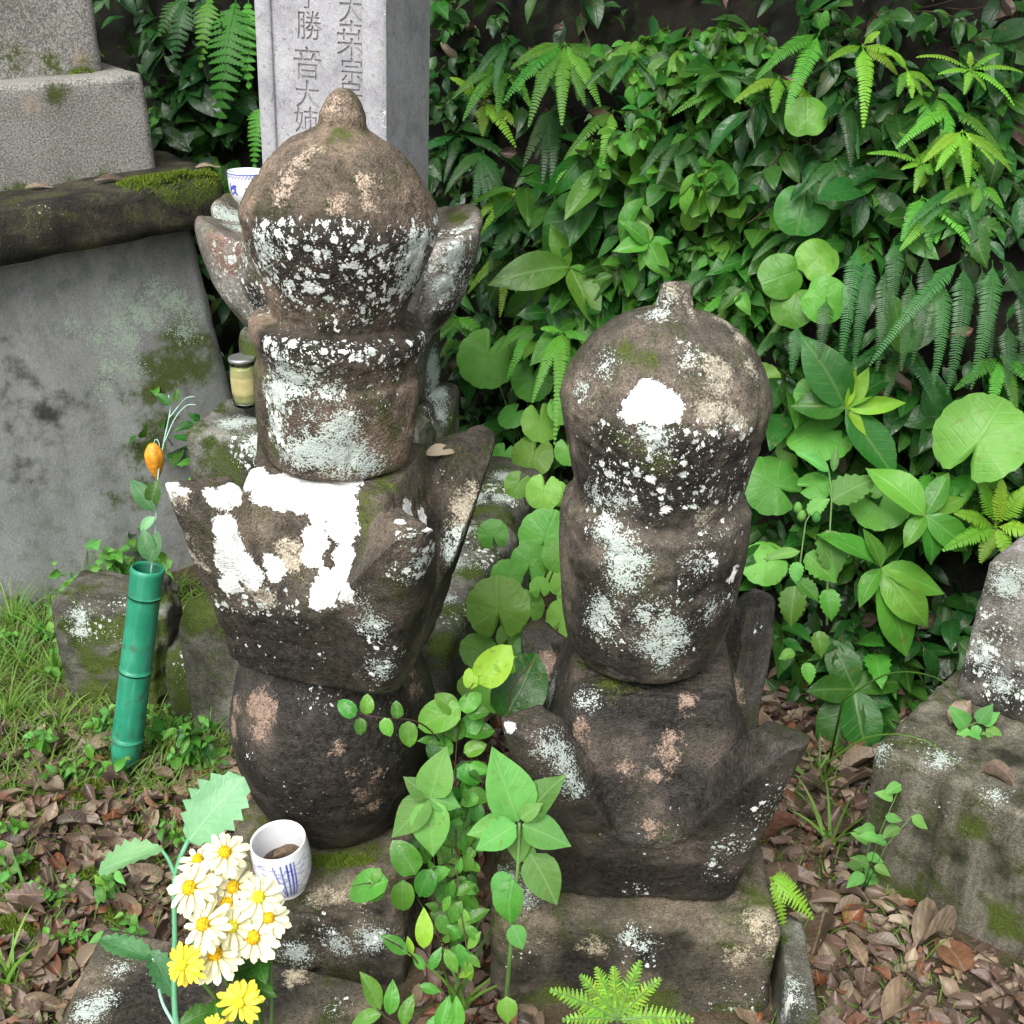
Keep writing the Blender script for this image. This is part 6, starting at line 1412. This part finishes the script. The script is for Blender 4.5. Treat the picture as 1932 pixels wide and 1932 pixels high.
# moss cushions (countless tiny shoots)
mv, mf, mr = [], [], []
def cushion(c, rx, ry, h, n, seed, bvh=None):
    for i in range(n):
        a = rng.uniform(0, 6.283); q = math.sqrt(rng.random()); x = c[0] + rx * q * math.cos(a); y = c[1] + ry * q * math.sin(a)
        zb_ = c[2]
        if bvh is not None:
            dn_ = bvh.ray_cast(Vector((x, y, c[2] + 0.06)), Vector((0, 0, -1)))
            if dn_[0] is None or dn_[0].z < c[2] - 0.03: continue
            zb_ = dn_[0].z
        wob = float(0.65 + 0.7 * vnoise(np.array([[x * 40, y * 40, seed]]), 3)[0])
        if wob < 0.8 and q > 0.75: continue
        z = zb_ + h * max(0, 1 - q * q) * wob; k = len(mv); s = rng.uniform(0.0022, 0.0048); dx, dy = rng.uniform(-1, 1) * s, rng.uniform(-1, 1) * s; w = s * 0.45; b = rng.uniform(0, 3.14)
        cx_, sx_ = math.cos(b) * w, math.sin(b) * w
        mv.extend([(x - cx_, y - sx_, z - 0.002), (x + cx_, y + sx_, z - 0.002), (x + dx, y + dy, z + s * 1.3), (x - sx_, y + cx_, z - 0.002)]); mf.extend([(k, k + 1, k + 2), (k + 1, k + 3, k + 2), (k + 3, k, k + 2)]); mr.extend([rng.random()] * 4)
for px_, py_, rx, ry, hh, n in ((165, 1500, 0.05, 0.035, 0.015, 1500), (240, 1730, 0.035, 0.03, 0.012, 1000), (30, 1750, 0.04, 0.03, 0.012, 900), (300, 1560, 0.04, 0.03, 0.01, 800), (865, 1290, 0.07, 0.09, 0.04, 3200), (40, 1640, 0.03, 0.02, 0.01, 500), (190, 1660, 0.03, 0.02, 0.01, 500), (850, 1350, 0.05, 0.05, 0.03, 1400)):
    g = at_z(px_, py_, 0.0); cushion((g.x, g.y, ground_z(g.x, g.y)), rx, ry, hh, n, px_)
for px_, py_, rx, ry, hh, n, ob in ((350, 350, 0.10, 0.05, 0.016, 2000, ledge), (280, 345, 0.06, 0.04, 0.012, 800, ledge), (410, 338, 0.05, 0.04, 0.01, 700, ledge), (60, 136, 0.12, 0.03, 0.02, 1600, blk), (130, 138, 0.05, 0.02, 0.012, 600, blk), (640, 1625, 0.05, 0.012, 0.004, 500, base_l), (500, 1620, 0.02, 0.02, 0.004, 300, base_l)):
    h = hit_on(ob, px_, py_)
    if h: cushion((h.x, h.y, h.z), rx, ry, hh, n, px_, BVHTree.FromPolygons([ob.matrix_world @ v.co for v in ob.data.vertices], [tuple(p.vertices) for p in ob.data.polygons]))
me = mesh('moss', mv, mf, M['moss'], False); fattr(me, 'rnd', mr)
tag(link('moss', me), 'green moss cushions on the ground and the ledges', 'moss', None, 'stuff')
